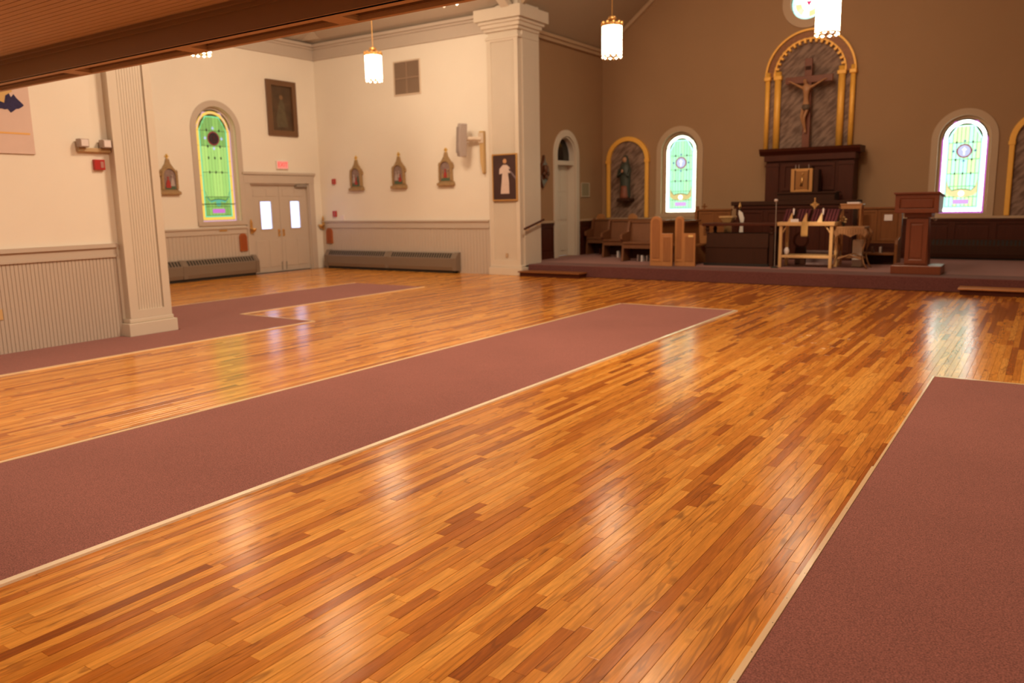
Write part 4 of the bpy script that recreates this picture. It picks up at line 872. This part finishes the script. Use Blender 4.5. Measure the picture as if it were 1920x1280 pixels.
G().lathe([(.13, 0), (.15, .06), (.135, .3), (.15, .6), (.16, .75), (.12, .86), (.06, .92)], (-9.32, 19.27, 1.66), 18, 1, .75).make('mantle', M_ROBE, T, smooth=True)
G().lathe([(.115, 0), (.12, .05), (.10, .22), (.09, .32)], (-9.32, 19.225, 1.66), 14, 1, .8).make('dress', M_DRESS, T, smooth=True)
g = G(); g.ball((-9.32, 19.24, 2.64), .062, 12, sz=1.25); g.tube([(-9.32, 19.26, 2.52), (-9.32, 19.25, 2.62)], .03, 8); g.make('head', M_SKIN, T, smooth=True)
G().lathe([(.11, 0), (.095, .10), (.085, .18), (.06, .24), (.02, .27)], (-9.32, 19.285, 2.49), 14, 1, .8).make('veil', M_ROBE, T, smooth=True)
g = G()
for s in (-1, 1): g.tube([(-9.32+s*.15, 19.24, 2.40), (-9.32+s*.14, 19.14, 2.22), (-9.32+s*.02, 19.10, 2.33)], [.045, .04, .02], 8)
g.make('sleeves', M_ROBE, T, smooth=True)
g = G(); g.ball((-9.32, 19.09, 2.35), .03, 8, sz=1.6); g.make('joined_hands', M_SKIN, T, smooth=True)
# ------------------------------------------------------------------ high altar: reredos, gradine, tabernacle
T = thing('reredos', (-4.62, 19.1, HS), 'tall dark mahogany reredos with cornice under the crucifix', 'altar screen')
box(-5.57, -3.66, 18.95, 19.36, HS, 2.42).make('carcass', M_DARK, T)
for x0, x1 in ((-5.57, -5.27), (-3.98, -3.66)):
    box(x0, x1, 18.90, 18.95, HS, 2.38).make('pilaster', M_DARK, T, bevel=.006); box(x0-.015, x1+.015, 18.885, 18.95, 2.30, 2.34).make('pilaster_band', M_DARK, T)
box(-5.60, -3.63, 18.86, 19.36, 2.42, 2.55).make('frieze', M_DARK, T, bevel=.005)
G().prism([(18.86, 2.55), (18.78, 2.64), (18.76, 2.70), (19.36, 2.70), (19.36, 2.55)], 0, -5.70, -3.53).make('cornice', M_DARK, T)
frame_y(-5.20, -4.05, 1.75, 2.36, 18.95, .07, M_DARK, T, 'panel_frame', .03)
T = thing('old_altar', (-5.0, 18.3, HS), 'wide dark high altar with panelled front below the tabernacle', 'altar')
box(-6.02, -3.50, 18.25, 18.74, HS, 1.44).make('body', M_DARK, T)
box(-6.12, -3.42, 18.17, 18.755, 1.44, 1.53).make('top', M_DARKER, T, bevel=.012)
box(-6.06, -3.46, 18.21, 18.25, 1.37, 1.44).make('top_moulding', M_DARK, T)
for i in range(4): frame_y(-5.95+i*.62, -5.40+i*.62, .4, 1.32, 18.25, .05, M_DARK, T, 'front_panel_frame', .02)
T = thing('gradine', (-4.45, 18.55, 1.53), 'dark stepped shelf on the old altar carrying the tabernacle', 'shelf')
box(-5.12, -3.90, 18.30, 18.75, 1.531, 1.68).make('lower_step', M_DARKER, T, bevel=.004); box(-5.16, -3.86, 18.27, 18.75, 1.68, 1.715).make('upper_step', M_DARKER, T, bevel=.004)
T = thing('tabernacle', (-4.6, 18.6, 1.72), 'gold square tabernacle with relief door on the altar shelf', 'tabernacle')
M_TG = mat('tabernacle_gold', (.55, .30, .11), .35, .6)
box(-4.86, -4.40, 18.40, 18.74, 1.716, 2.22).make('cabinet', M_TG, T, bevel=.006)
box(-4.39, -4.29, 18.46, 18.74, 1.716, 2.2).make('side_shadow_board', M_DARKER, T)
dr2 = box(-4.76, -4.50, 18.385, 18.40, 1.78, 2.17).make('door', mat('tabernacle_door', (.34, .17, .06), .35, .7), T, bevel=.004)
for s, w in ((-4.78, .018), (-4.49, .018)): box(s, s+w, 18.38, 18.40, 1.76, 2.19).make('door_stile', M_DARK, T)
g = G(); g.tube([(-4.63, 18.38, 1.84), (-4.61, 18.375, 1.95), (-4.60, 18.375, 2.05)], [.03, .022, .018], 8); g.ball((-4.60, 18.375, 2.10), .025, 8); g.make('door_relief', M_BRASS, dr2, smooth=True)
g = G(); g.prism([(-4.83, 2.22), (-4.43, 2.22), (-4.45, 2.27), (-4.63, 2.30), (-4.81, 2.27)], 1, 18.47, 18.73); g.make('dark_top', M_DARKER, T)
for x in (-4.78, -4.71, -4.50): G().tube([(x, 18.46, 2.22), (x, 18.46, 2.31)], .006, 6).make('finial_post', M_STEEL, T)
# ------------------------------------------------------------------ pews
M_PEWB = mat('book_brown', (.09, .035, .015), .5)  # plain brown for one thin book on the right stall seat
M_ENDP = wood('end_panel_oak', (.25, .095, .032), (.37, .155, .055), .42)
def pew_end(T, x0, x1, ya, yb, tall, low, split, m, panels=True):
    """end panel across x (pew faces +x): tall round-headed back part, low arm part"""
    r = (split-x0)/2; c = (x0+split)/2
    P = [(x0, HS), (x1, HS), (x1, low), (split, low), (split, tall-r)] + [(c+r*math.cos(PI*i/10), tall-r+r*math.sin(PI*i/10)) for i in range(1, 11)]
    e = G().prism(P, 1, ya, yb).make('end_panel', m, T, bevel=.006)
    if panels:
        q = [(c+(r-.045)*math.cos(PI*i/8), tall-r+(r-.045)*math.sin(PI*i/8)) for i in range(9)]
        G().prism([(split-.045, HS+.16)]+q+[(x0+.045, HS+.16)], 1, ya-.012, ya).make('raised_panel', M_ENDP, e, bevel=.006)
        box(split+.035, x1-.03, ya-.01, ya, HS+.10, low-.07).make('raised_panel', M_ENDP, e, bevel=.006)
        box(x0+.03, split-.03, ya-.014, ya, HS+.10, HS+.125).make('foot_bead', M_OAK, e)
    return e
def pew_side(x0, x1, split, ya, length, tall, low, label, grp, m=M_OAK):
    T = thing('choir_pew', ((x0+x1)/2, ya, HS), label, 'pew', grp)
    pew_end(T, x0, x1, ya, ya+.05, tall, low, split, m); pew_end(T, x0, x1, ya+length, ya+length+.05, tall-.22, low-.1, split, m, False)
    yb0, yb1 = ya+.05, ya+length
    G().prism([(x0+.08, HS+.40), (x0+.12, HS+.40), (x0+.08, tall-.12), (x0+.04, tall-.12)], 1, yb0, yb1).make('backrest', M_PEW, T)
    box(x0+.10, x1-.03, yb0, yb1, HS+.38, HS+.42).make('seat', M_PEW, T, bevel=.008)
    box(x0+.02, x0+.14, yb0, yb1, tall-.14, tall-.10).make('cap_rail', M_PEW, T)
    return T
pew_side(-6.95, -6.46, -6.69, 15.58, 1.25, 1.27, .915, 'honey oak pew with round-headed end panel, left one of the facing pair', 'choir pews with round-headed ends')
p2 = pew_side(-6.45, -6.01, -6.26, 15.70, 1.12, 1.265, .915, 'honey oak pew with round-headed end panel and pale label, right one of the facing pair', 'choir pews with round-headed ends')
box(-6.15, -6.05, 15.68, 15.69, .84, .88).make('label_card', mat('yellow_card', (.85, .6, .25), .6), p2)
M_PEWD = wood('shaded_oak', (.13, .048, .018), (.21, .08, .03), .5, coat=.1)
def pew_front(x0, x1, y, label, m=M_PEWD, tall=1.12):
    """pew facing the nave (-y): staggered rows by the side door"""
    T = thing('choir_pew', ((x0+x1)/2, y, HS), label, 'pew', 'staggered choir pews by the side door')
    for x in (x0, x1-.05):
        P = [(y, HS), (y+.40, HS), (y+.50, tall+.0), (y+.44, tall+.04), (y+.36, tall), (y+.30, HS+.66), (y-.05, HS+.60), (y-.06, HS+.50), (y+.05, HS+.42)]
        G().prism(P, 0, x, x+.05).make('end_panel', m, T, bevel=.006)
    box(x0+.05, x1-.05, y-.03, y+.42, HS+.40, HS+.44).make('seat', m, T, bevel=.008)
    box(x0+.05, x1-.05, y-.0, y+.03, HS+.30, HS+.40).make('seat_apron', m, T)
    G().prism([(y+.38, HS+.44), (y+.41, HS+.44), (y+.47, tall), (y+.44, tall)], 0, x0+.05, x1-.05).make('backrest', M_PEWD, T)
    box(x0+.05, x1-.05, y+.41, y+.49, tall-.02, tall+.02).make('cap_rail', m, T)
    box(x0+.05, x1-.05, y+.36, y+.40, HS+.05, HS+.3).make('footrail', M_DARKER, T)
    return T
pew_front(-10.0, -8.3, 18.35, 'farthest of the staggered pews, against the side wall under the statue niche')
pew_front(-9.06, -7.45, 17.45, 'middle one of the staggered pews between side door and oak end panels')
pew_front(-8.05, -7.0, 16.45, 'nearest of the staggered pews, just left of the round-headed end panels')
for x, y, z in ((-9.92, 19.05, 1.02), (-9.0, 19.05, 1.02)):
    T = thing('pew_end', (x, y, HS), 'round-topped pew end peeking over the wainscot ledge, %s one' % ('left' if x < -9.5 else 'right'), 'pew end', 'round-topped pew ends at the back')
    G().prism([(x-.13, HS), (x+.13, HS)]+[(x+.13*math.cos(PI*i/10), 1.14+.13*math.sin(PI*i/10)) for i in range(11)], 1, y, y+.05).make('panel', M_OAK, T, bevel=.006)
rb = random.Random(5)
for k, (x0, y, n) in enumerate(((-9.7, 18.52, 7), (-8.75, 17.62, 7), (-7.75, 16.62, 6))):
    for i in range(n):
        x = x0+i*.11+rb.uniform(0, .02); h = rb.uniform(.12, .16)
        o = box(x, x+.035, y, y+.12, HS+.0, HS+h).make('hymnal', (M_PAPER, M_SHRD, M_DARK)[rb.randrange(3)], None, origin=(x, y, HS)); tag(o, '%s small book from the left on the carpet under the %s staggered pew' % (['first', 'second', 'third', 'fourth', 'fifth', 'sixth', 'seventh'][i], ('farthest', 'middle', 'nearest')[k]), 'book', 'hymnals under the %s staggered pew' % ('farthest', 'middle', 'nearest')[k])
for x, y, w in ((-8.25, 17.42, 'middle'), (-7.35, 16.42, 'nearest')):
    o = G().prism([(x-.06, .72), (x+.06, .72), (x+.05, .86), (x, .89), (x-.05, .86)], 1, y+.30, y+.36).make('card_holder', M_OAK, None, origin=(x, y, .72)); tag(o, 'small orange wooden card holder on the %s staggered pew back' % w, 'holder')
# screens beside the altar
def screen(x0, x1, y, label, endx, fin=True):
    T = thing('stall_screen', ((x0+x1)/2, y, HS), label, 'pew', None)
    box(x0, x1, y, y+.04, .66, 1.34).make('back_panel', M_PEW, T); box(x0-.02, x1+.02, y-.03, y+.06, 1.34, 1.38).make('cap_rail', M_PEW, T, bevel=.006)
    n = max(1, round((x1-x0)/.5)); w = (x1-x0)/n
    for i in range(n): frame_y(x0+i*w+.01, x0+(i+1)*w-.01, .70, 1.32, y, .05, M_PEW, T, 'panel_frame', .012)
    box(x0, x1, y-.34, y, .44, .48).make('seat', M_PEW, T, bevel=.006)
    box(x0, x1, y-.1, y-.06, HS, .44).make('seat_riser', M_DARKER, T)
    for x in endx:
        P = [(y-.38, HS), (y+.08, HS), (y+.08, 1.36), (y+.06, 1.43), (y+.02, 1.45), (y-.02, 1.43), (y-.05, 1.36), (y-.08, .80), (y-.36, .74), (y-.38, .66)]
        G().prism(P, 0, x-.03, x+.03).make('end_panel', M_PEW, T, bevel=.008)
    return T
s1 = screen(-6.67, -5.92, 17.6, 'brown oak stall with tall back left of the old altar', (-6.71,))
s2 = screen(-3.28, -2.52, 17.6, 'brown oak stall with tall back between old altar and pulpit', (-2.48,))
o = box(-2.78, -2.63, 17.585, 17.589, 1.11, 1.23).make('notice_sheet', M_PAPER, None, origin=(-2.7, 17.587, 1.11)); tag(o, 'small pinkish paper notice taped to the stall left of the pulpit', 'paper')
c = G(); c.box(-6.555, -6.525, 17.61, 17.63, 1.381, 1.50); c.box(-6.605, -6.475, 17.61, 17.63, 1.42, 1.45); o = c.make('small_cross', M_PEW, None, origin=(-6.54, 17.62, 1.38)); tag(o, 'tiny wooden cross standing on the cap of the left stall', 'cross')
for i, x in enumerate((-6.45, -6.36, -6.30)):
    o = box(x, x+.05, 17.32, 17.45, .481, .60+.02*i).make('hymnal', (M_PAPER, M_DARKER, M_BEIGE)[i], None, origin=(x, 17.37, .481)); tag(o, '%s book on the seat of the stall left of the altar' % ('pale left', 'dark middle', 'beige right')[i], 'book', 'books on the left stall seat')
for x in (-2.95, -2.80):
    o = box(x, x+.04, 17.35, 17.48, .481, .60).make('hymnal', (M_PEWB, M_STEEL)[x > -2.9], None, origin=(x, 17.4, .481)); tag(o, '%s thin book on the stall seat left of the pulpit' % ('brown', 'silver-grey')[x > -2.9], 'book', 'books on the right stall seat')
# carved wooden stand with white cloth beside
T = thing('wooden_stand', (-5.75, 16.9, HS), 'light wood stand with flared square top behind the dark console', 'stand')
M_LW = wood('light_wood', (.45, .27, .11), (.60, .38, .17), .5)
G().add([(-5.82, 16.84, 1.10), (-5.68, 16.84, 1.10), (-5.68, 16.98, 1.10), (-5.82, 16.98, 1.10), (-5.89, 16.79, 1.20), (-5.61, 16.79, 1.20), (-5.61, 17.03, 1.20), (-5.89, 17.03, 1.20)], [(0, 3, 2, 1), (4, 5, 6, 7), (0, 1, 5, 4), (1, 2, 6, 5), (2, 3, 7, 6), (3, 0, 4, 7)]).make('flared_top', M_LW, T)
box(-5.90, -5.60, 16.77, 17.05, 1.20, 1.235).make('top_plate', M_LW, T, bevel=.005)
G().lathe([(.09, 0), (.075, .3), (.085, .75), (.07, .86)], (-5.75, 16.91, HS), 12).make('stem', M_LW, T, smooth=True)
T = thing('candle_stand', (-5.60, 16.95, HS), 'slender dark candle stand draped with a white cloth beside the old altar', 'candle stand')
G().tube([(-5.56, 17.13, HS), (-5.56, 17.13, 1.38)], .012, 8).make('pole', M_BLACK, T)
G().lathe([(.035, 0), (.03, .02), (.014, .04)], (-5.56, 17.13, HS), 12).make('foot', M_BLACK, T); G().lathe([(.01, 0), (.035, .05), (.02, .10), (.006, .14)], (-5.57, 17.13, 1.38), 10).make('brass_top', M_BRASS, T)
G().prism([(-5.57, .80), (-5.47, .80), (-5.48, 1.0), (-5.46, 1.18), (-5.50, 1.30), (-5.58, 1.36), (-5.59, 1.28), (-5.54, 1.1)], 1, 17.09, 17.115).make('white_cloth', M_CLOTH, T, bevel=.008)
# ------------------------------------------------------------------ dark console in front
T = thing('altar_console', (-5.25, 16.2, HS), 'very dark wooden console altar with open gap under its thin top', 'altar')
box(-6.02, -4.49, 16.10, 16.75, 1.05, 1.105).make('top', M_DARK, T, bevel=.008)
for x in (-5.93, -4.60):
    for y in (16.18, 16.64): G().lathe([(.045, 0), (.03, .03), (.045, .08), (.03, .12), (.05, .16)], (x, y, .90), 10).make('post', M_DARKER, T)
G().prism([(16.13, HS+.04), (16.12, .60), (16.15, .64), (16.17, .90), (16.72, .90), (16.72, HS+.04)], 0, -5.94, -4.66).make('case', M_DARKER, T, bevel=.008)
box(-5.97, -4.63, 16.10, 16.74, HS, HS+.05).make('base', M_BLACK, T); box(-5.95, -4.65, 16.11, 16.16, .615, .645).make('mid_rail', M_DARKER, T)
for y in (16.2, 16.6): box(-4.64, -4.56, y-.03, y+.03, HS, .90).make('side_post', M_DARKER, T)
o = G().ball((-6.12, 17.02, .42), .09, 12, sz=.6).make('pink_cushion', mat('pink_cloth', (.42, .12, .14), .8), None, origin=(-6.12, 17.02, .37), smooth=True); o.location.z = HS+.02; tag(o, 'small pink cushion on the carpet left of the dark console', 'cushion')
# microphone on its stand
T = thing('microphone_stand', (-4.50, 16.05, HS), 'thin grey microphone stand at the left corner of the gold table', 'microphone stand')
G().tube([(-4.455, 15.93, HS), (-4.465, 15.93, 1.52)], .007, 6).make('pole', M_STEEL, T); G().lathe([(.08, 0), (.07, .015), (.02, .03)], (-4.455, 15.93, HS), 14).make('foot', M_BLACK, T); G().ball((-4.47, 15.93, 1.55), .032, 10, sx=1.2).make('microphone', mat('mic_foam', (.55, .46, .45), .7), T, smooth=True)
# ------------------------------------------------------------------ gold credence table
M_GT = mat('gilt_table', (.66, .42, .20), .38, .25, var=.1, vscale=10)
T = thing('gold_table', (-3.93, 16.3, HS), 'gilded open table with lower shelf bearing maroon books, lit by a spotlight', 'table')
box(-4.48, -3.40, 16.08, 16.66, 1.055, 1.13).make('table_top', M_GT, T, bevel=.008)
for x in (-4.41, -3.46):
    for y in (16.14, 16.60): box(x-.03, x+.03, y-.03, y+.03, HS, 1.055).make('leg', M_GT, T, bevel=.005)
box(-4.40, -3.46, 16.12, 16.62, .43, .48).make('lower_shelf', M_GT, T, bevel=.006)
for x, s in ((-4.38, 1), (-3.49, -1)): G().tube([(x, 16.14, .92), (x+s*.035, 16.14, .98), (x+s*.09, 16.14, 1.05)], .012, 6).make('bracket', M_GT, T)
def on_table(name, g, m, lb, cat, grp=None, o=None, smooth=False): return tag(g.make(name, m, None, origin=o, smooth=smooth), lb, cat, grp)
M_MAR = mat('maroon_cover', (.085, .010, .022), .45); ZT = 1.131
groups = [(-4.40, 3), (-4.15, 4), (-3.87, 4), (-3.62, 4)]
ORD = ['first', 'second', 'third', 'fourth', 'fifth', 'sixth', 'seventh']
WHERE = ['in the cluster beside the microphone stand', 'between the left and middle gold bookends', 'between the middle and right gold bookends', 'right of the right gold bookend']
for k, (x, n) in enumerate(groups):
    for i in range(n):
        a = x+i*.058
        on_table('hymnal', G().prism([(a, ZT), (a+.042, ZT), (a+.102, ZT+.235), (a+.062, ZT+.245)], 1, 16.20, 16.42), M_MAR, '%s leaning maroon book from the left, %s' % (ORD[i], WHERE[k]), 'book', 'maroon books on the gold table', (a, 16.3, ZT))
for x, w in ((-4.215, 'left'), (-3.94, 'middle'), (-3.66, 'right')):
    on_table('bookend', G().prism([(x-.07, ZT), (x+.02, ZT), (x+.02, ZT+.15), (x+.005, ZT+.17)], 1, 16.11, 16.16), M_GT if w != 'right' else mat('spotlit_gilt', (.80, .62, .36), .4, .1), '%s triangular gold bookend between the maroon books' % w, 'bookend', None, (x, 16.13, ZT))  # right bookend paler: the spotlight's brightness is put into its colour
for x, w in ((-4.19, 'left'), (-3.64, 'right')):
    on_table('ribbon', G().prism([(x-.008, ZT+.13), (x+.008, ZT+.13), (x+.02, ZT+.24), (x, ZT+.265), (x-.015, ZT+.24)], 1, 16.17, 16.18), M_PAPER, 'pale ribbon marker above the %s gold bookend' % w, 'ribbon', None, (x, 16.175, ZT+.13))
T = thing('altar_cross', (-3.87, 16.48, ZT), 'small bright brass cross standing among the maroon books', 'cross')
g = G(); g.box(-3.882, -3.858, 16.46, 16.48, ZT+.02, ZT+.44); g.box(-3.935, -3.805, 16.46, 16.48, ZT+.31, ZT+.335); g.make('cross', M_BRASS, T, bevel=.003)
for x, z in ((-3.935, .322), (-3.805, .322), (-3.87, .44)): G().ball((x, 16.47, ZT+z), .02, 8).make('cross_tip', M_BRASS, T)
G().holed(circ(-3.87, ZT+.322, .052, 16), [circ(-3.87, ZT+.322, .038, 16)], 1, 16.463, 16.477).make('cross_ring', M_BRASS, T)
G().lathe([(.05, 0), (.04, .015), (.012, .03)], (-3.87, 16.47, ZT), 12).make('foot', M_BRASS, T)
on_table('card_box', box(-4.22, -4.07, 16.085, 16.105, ZT, ZT+.055), M_PAPER, 'small white card box at the front edge of the gold table', 'box', None, (-4.15, 16.09, ZT))
T = thing('runner_cloth', (-3.94, 16.06, .88), 'narrow gold cloth hanging over the front of the gold table', 'cloth')
M_RUN = mat('gold_cloth', (.48, .29, .10), .7, var=.15, vscale=14)
box(-4.01, -3.885, 16.062, 16.076, .88, ZT).make('hanging_panel', M_RUN, T); box(-4.01, -3.885, 16.062, 16.18, ZT, ZT+.006).make('top_fold', M_RUN, T); g = G()
for i in range(8): g.box(-4.008+i*.0155, -3.998+i*.0155, 16.065, 16.072, .855, .88)
g.make('fringe', M_RUN, T)
on_table('cloth_bundle', G().ball((-4.33, 16.3, .55), .05, 10, sz=1.6), M_PAPER, 'small white bundle on the lower shelf of the gold table at left', 'cloth', None, (-4.33, 16.3, .48), True)
o = box(-4.25, -3.55, 17.0, 17.5, HS, .50).make('storage_box', mat('grey_mauve', (.28, .20, .21), .8), None, origin=(-3.9, 17.2, HS), bevel=.01); tag(o, 'low grey mauve box on the platform seen beneath the gold table', 'box')
T = thing('wooden_hoop', (-4.25, 16.95, HS), 'dark round wooden hoop standing behind the gold table legs', 'hoop')
G().holed(circ(-4.22, .74, .16, 24), [circ(-4.22, .74, .12, 24)], 1, 16.93, 16.97).make('hoop', M_DARK, T); box(-4.32, -4.12, 16.90, 17.0, HS, .60).make('block', M_DARKER, T)
# bright candle with stem at the right corner of the table
T = thing('candlestick', (-3.36, 16.35, HS), 'tall thin brass candlestick between gold table and wicker stand', 'candlestick')
G().tube([(-3.50, 16.78, HS), (-3.50, 16.78, 1.10), (-3.46, 16.78, 1.24), (-3.48, 16.78, 1.42)], [.014, .01, .008, .004], 8).make('stem', M_BRASS, T); G().lathe([(.06, 0), (.05, .02), (.014, .05)], (-3.50, 16.78, HS), 12).make('foot', M_BRASS, T); G().lathe([(.01, 0), (.03, .03), (.012, .05)], (-3.50, 16.78, 1.06), 10).make('drip_pan', M_BRASS, T)
# ------------------------------------------------------------------ wicker stand
M_WICK = mat('rattan', (.30, .145, .06), .6, var=.5, vscale=60, bump=.5, bscale=120)
WK = thing('wicker_stand', (-3.14, 16.45, HS), 'rattan plant stand with curved legs right of the gold table', 'stand')
box(-3.40, -2.89, 16.22, 16.70, .995, 1.035).make('top', M_WICK, WK, bevel=.012)
G().holed([(-3.38, .90), (-2.91, .90), (-2.89, 1.0), (-3.40, 1.0)], [], 1, 16.22, 16.24).make('apron', M_WICK, WK)
G().prism([(-3.40, .995), (-2.89, .995), (-2.84, .92), (-2.88, .84), (-2.96, .90), (-3.05, .885), (-3.14, .84), (-3.23, .885), (-3.32, .90), (-3.40, .84), (-3.45, .92)], 1, 16.225, 16.25).make('scalloped_apron', M_WICK, WK)
for i in range(11): G().tube([(-3.36+i*.044, 16.215, .99), (-3.37+i*.046, 16.215, .90-.02*math.sin(i*.6))], .006, 5).make('woven_strand', M_WICK, WK)
for sx in (-1, 1):
    for y in (16.26, 16.66):
        x = -3.145; P = [(x+sx*.24, y, 1.0), (x+sx*.31, y, .90), (x+sx*.29, y, .78), (x+sx*.235, y, .62), (x+sx*.225, y, .46), (x+sx*.27, y, .33), (x+sx*.33, y, HS)]
        G().tube(P, [.02, .026, .022, .016, .015, .014, .014], 8).make('leg', M_WICK, WK, smooth=True)
for y in (16.26, 16.66): G().tube([(-3.36, y, .42), (-3.25, y, .46), (-3.145, y, .50), (-3.04, y, .46), (-2.93, y, .42)], .016, 8).make('stretcher', M_WICK, WK)
box(-3.36, -2.93, 16.28, 16.64, .44, .455).make('lower_shelf', M_WICK, WK)
T = thing('flower_cup', (-3.33, 16.52, 1.036), 'small cream flowers at the left back corner of the wicker stand', 'flowers')
G().lathe([(.02, 0), (.03, .05), (.034, .08)], (-3.33, 16.52, 1.036), 10).make('cup', M_BLACK, T)
for dx, dz in ((-.05, .14), (.0, .17), (.04, .13), (.03, .08)):
    f = G().ball((-3.33+dx, 16.51, 1.036+dz), .028, 8, sz=.7).make('flower_head', mat('cream_petal', (.62, .45, .22), .7), T, smooth=True)
    G().tube([(-3.33, 16.52, 1.06), (-3.33+dx, 16.515, 1.036+dz)], .003, 4).make('stem', M_SG, f)
o = box(-3.19, -3.01, 16.74, 16.90, HS+.001, .76).make('clear_bin', mat('bin_grey', (.80, .74, .68), .3), None, origin=(-3.1, 16.8, HS+.2), bevel=.01); tag(o, 'pale grey plastic bin on the platform seen through the wicker stand', 'bin')
# little side table behind with book
T = thing('open_stool', (-3.30, 17.3, HS), 'tall thin-legged wooden stool behind the wicker stand holding a white book', 'stool')
box(-3.50, -3.08, 16.95, 17.22, 1.43, 1.46).make('seat', M_OAK, T, bevel=.005); box(-3.48, -3.10, 16.96, 16.99, 1.36, 1.43).make('apron', M_OAK, T)
for x in (-3.48, -3.12):
    for y in (16.98, 17.19): G().tube([(x, y, HS), (x, y, 1.43)], .016, 8).make('leg', M_OAK, T)
o = box(-3.38, -3.15, 17.0, 17.16, 1.461, 1.49).make('white_book', M_PAPER, None, origin=(-3.3, 17.3, 1.461)); tag(o, 'white book lying on the tall wooden stool', 'book')
# ------------------------------------------------------------------ pulpit
T = thing('pulpit', (-1.92, 15.7, HS), 'red mahogany pedestal pulpit standing on the platform edge at right', 'pulpit')
box(-2.29, -1.50, 15.42, 16.05, HS+.001, .39).make('base', M_RED, T, bevel=.008)
G().add([(-2.09, 15.52, .39), (-1.72, 15.52, .39), (-1.72, 15.90, .39), (-2.09, 15.90, .39), (-2.09, 15.52, 1.24), (-1.76, 15.52, 1.24), (-1.76, 15.90, 1.24), (-2.09, 15.90, 1.24)], [(0, 3, 2, 1), (4, 5, 6, 7), (0, 1, 5, 4), (1, 2, 6, 5), (2, 3, 7, 6), (3, 0, 4, 7)]).make('column', M_RED, T, bevel=.006)
frame_y(-2.09, -1.745, .42, 1.20, 15.52, .07, M_RED, T, 'column_panel_frame', .018)
box(-2.01, -1.83, 15.51, 15.52, .52, 1.1).make('column_panel', M_RED, T, bevel=.008)
box(-2.13, -1.70, 15.48, 15.94, 1.22, 1.30).make('neck', M_RED, T, bevel=.015)
G().prism([(15.40, 1.295), (15.36, 1.62), (16.05, 1.56), (16.0, 1.295)], 0, -2.27, -1.59).make('desk_box', M_RED, T, bevel=.008)
G().prism([(15.32, 1.62), (15.32, 1.655), (16.09, 1.59), (16.09, 1.56)], 0, -2.29, -1.57).make('desk_top', M_RED, T, bevel=.006)
frame_y(-2.27, -1.59, 1.30, 1.62, 15.395, .075, M_RED, T, 'front_frame', .035)
box(-2.18, -1.68, 15.37, 15.40, 1.385, 1.535).make('front_panel', M_RED, T, bevel=.012)
o = G().ball((-1.70, 16.0, 1.17), .03, 10).make('pulpit_microphone', M_STEEL, None, origin=(-1.7, 16.0, 1.17), smooth=True)
o.parent = T; o.location = (-1.70+1.92, 16.0-15.7, 1.17-HS); G().tube([(-1.74, 15.9, 1.24), (-1.70, 16.0, 1.18)], .006, 6).make('microphone_clip', M_STEEL, T)
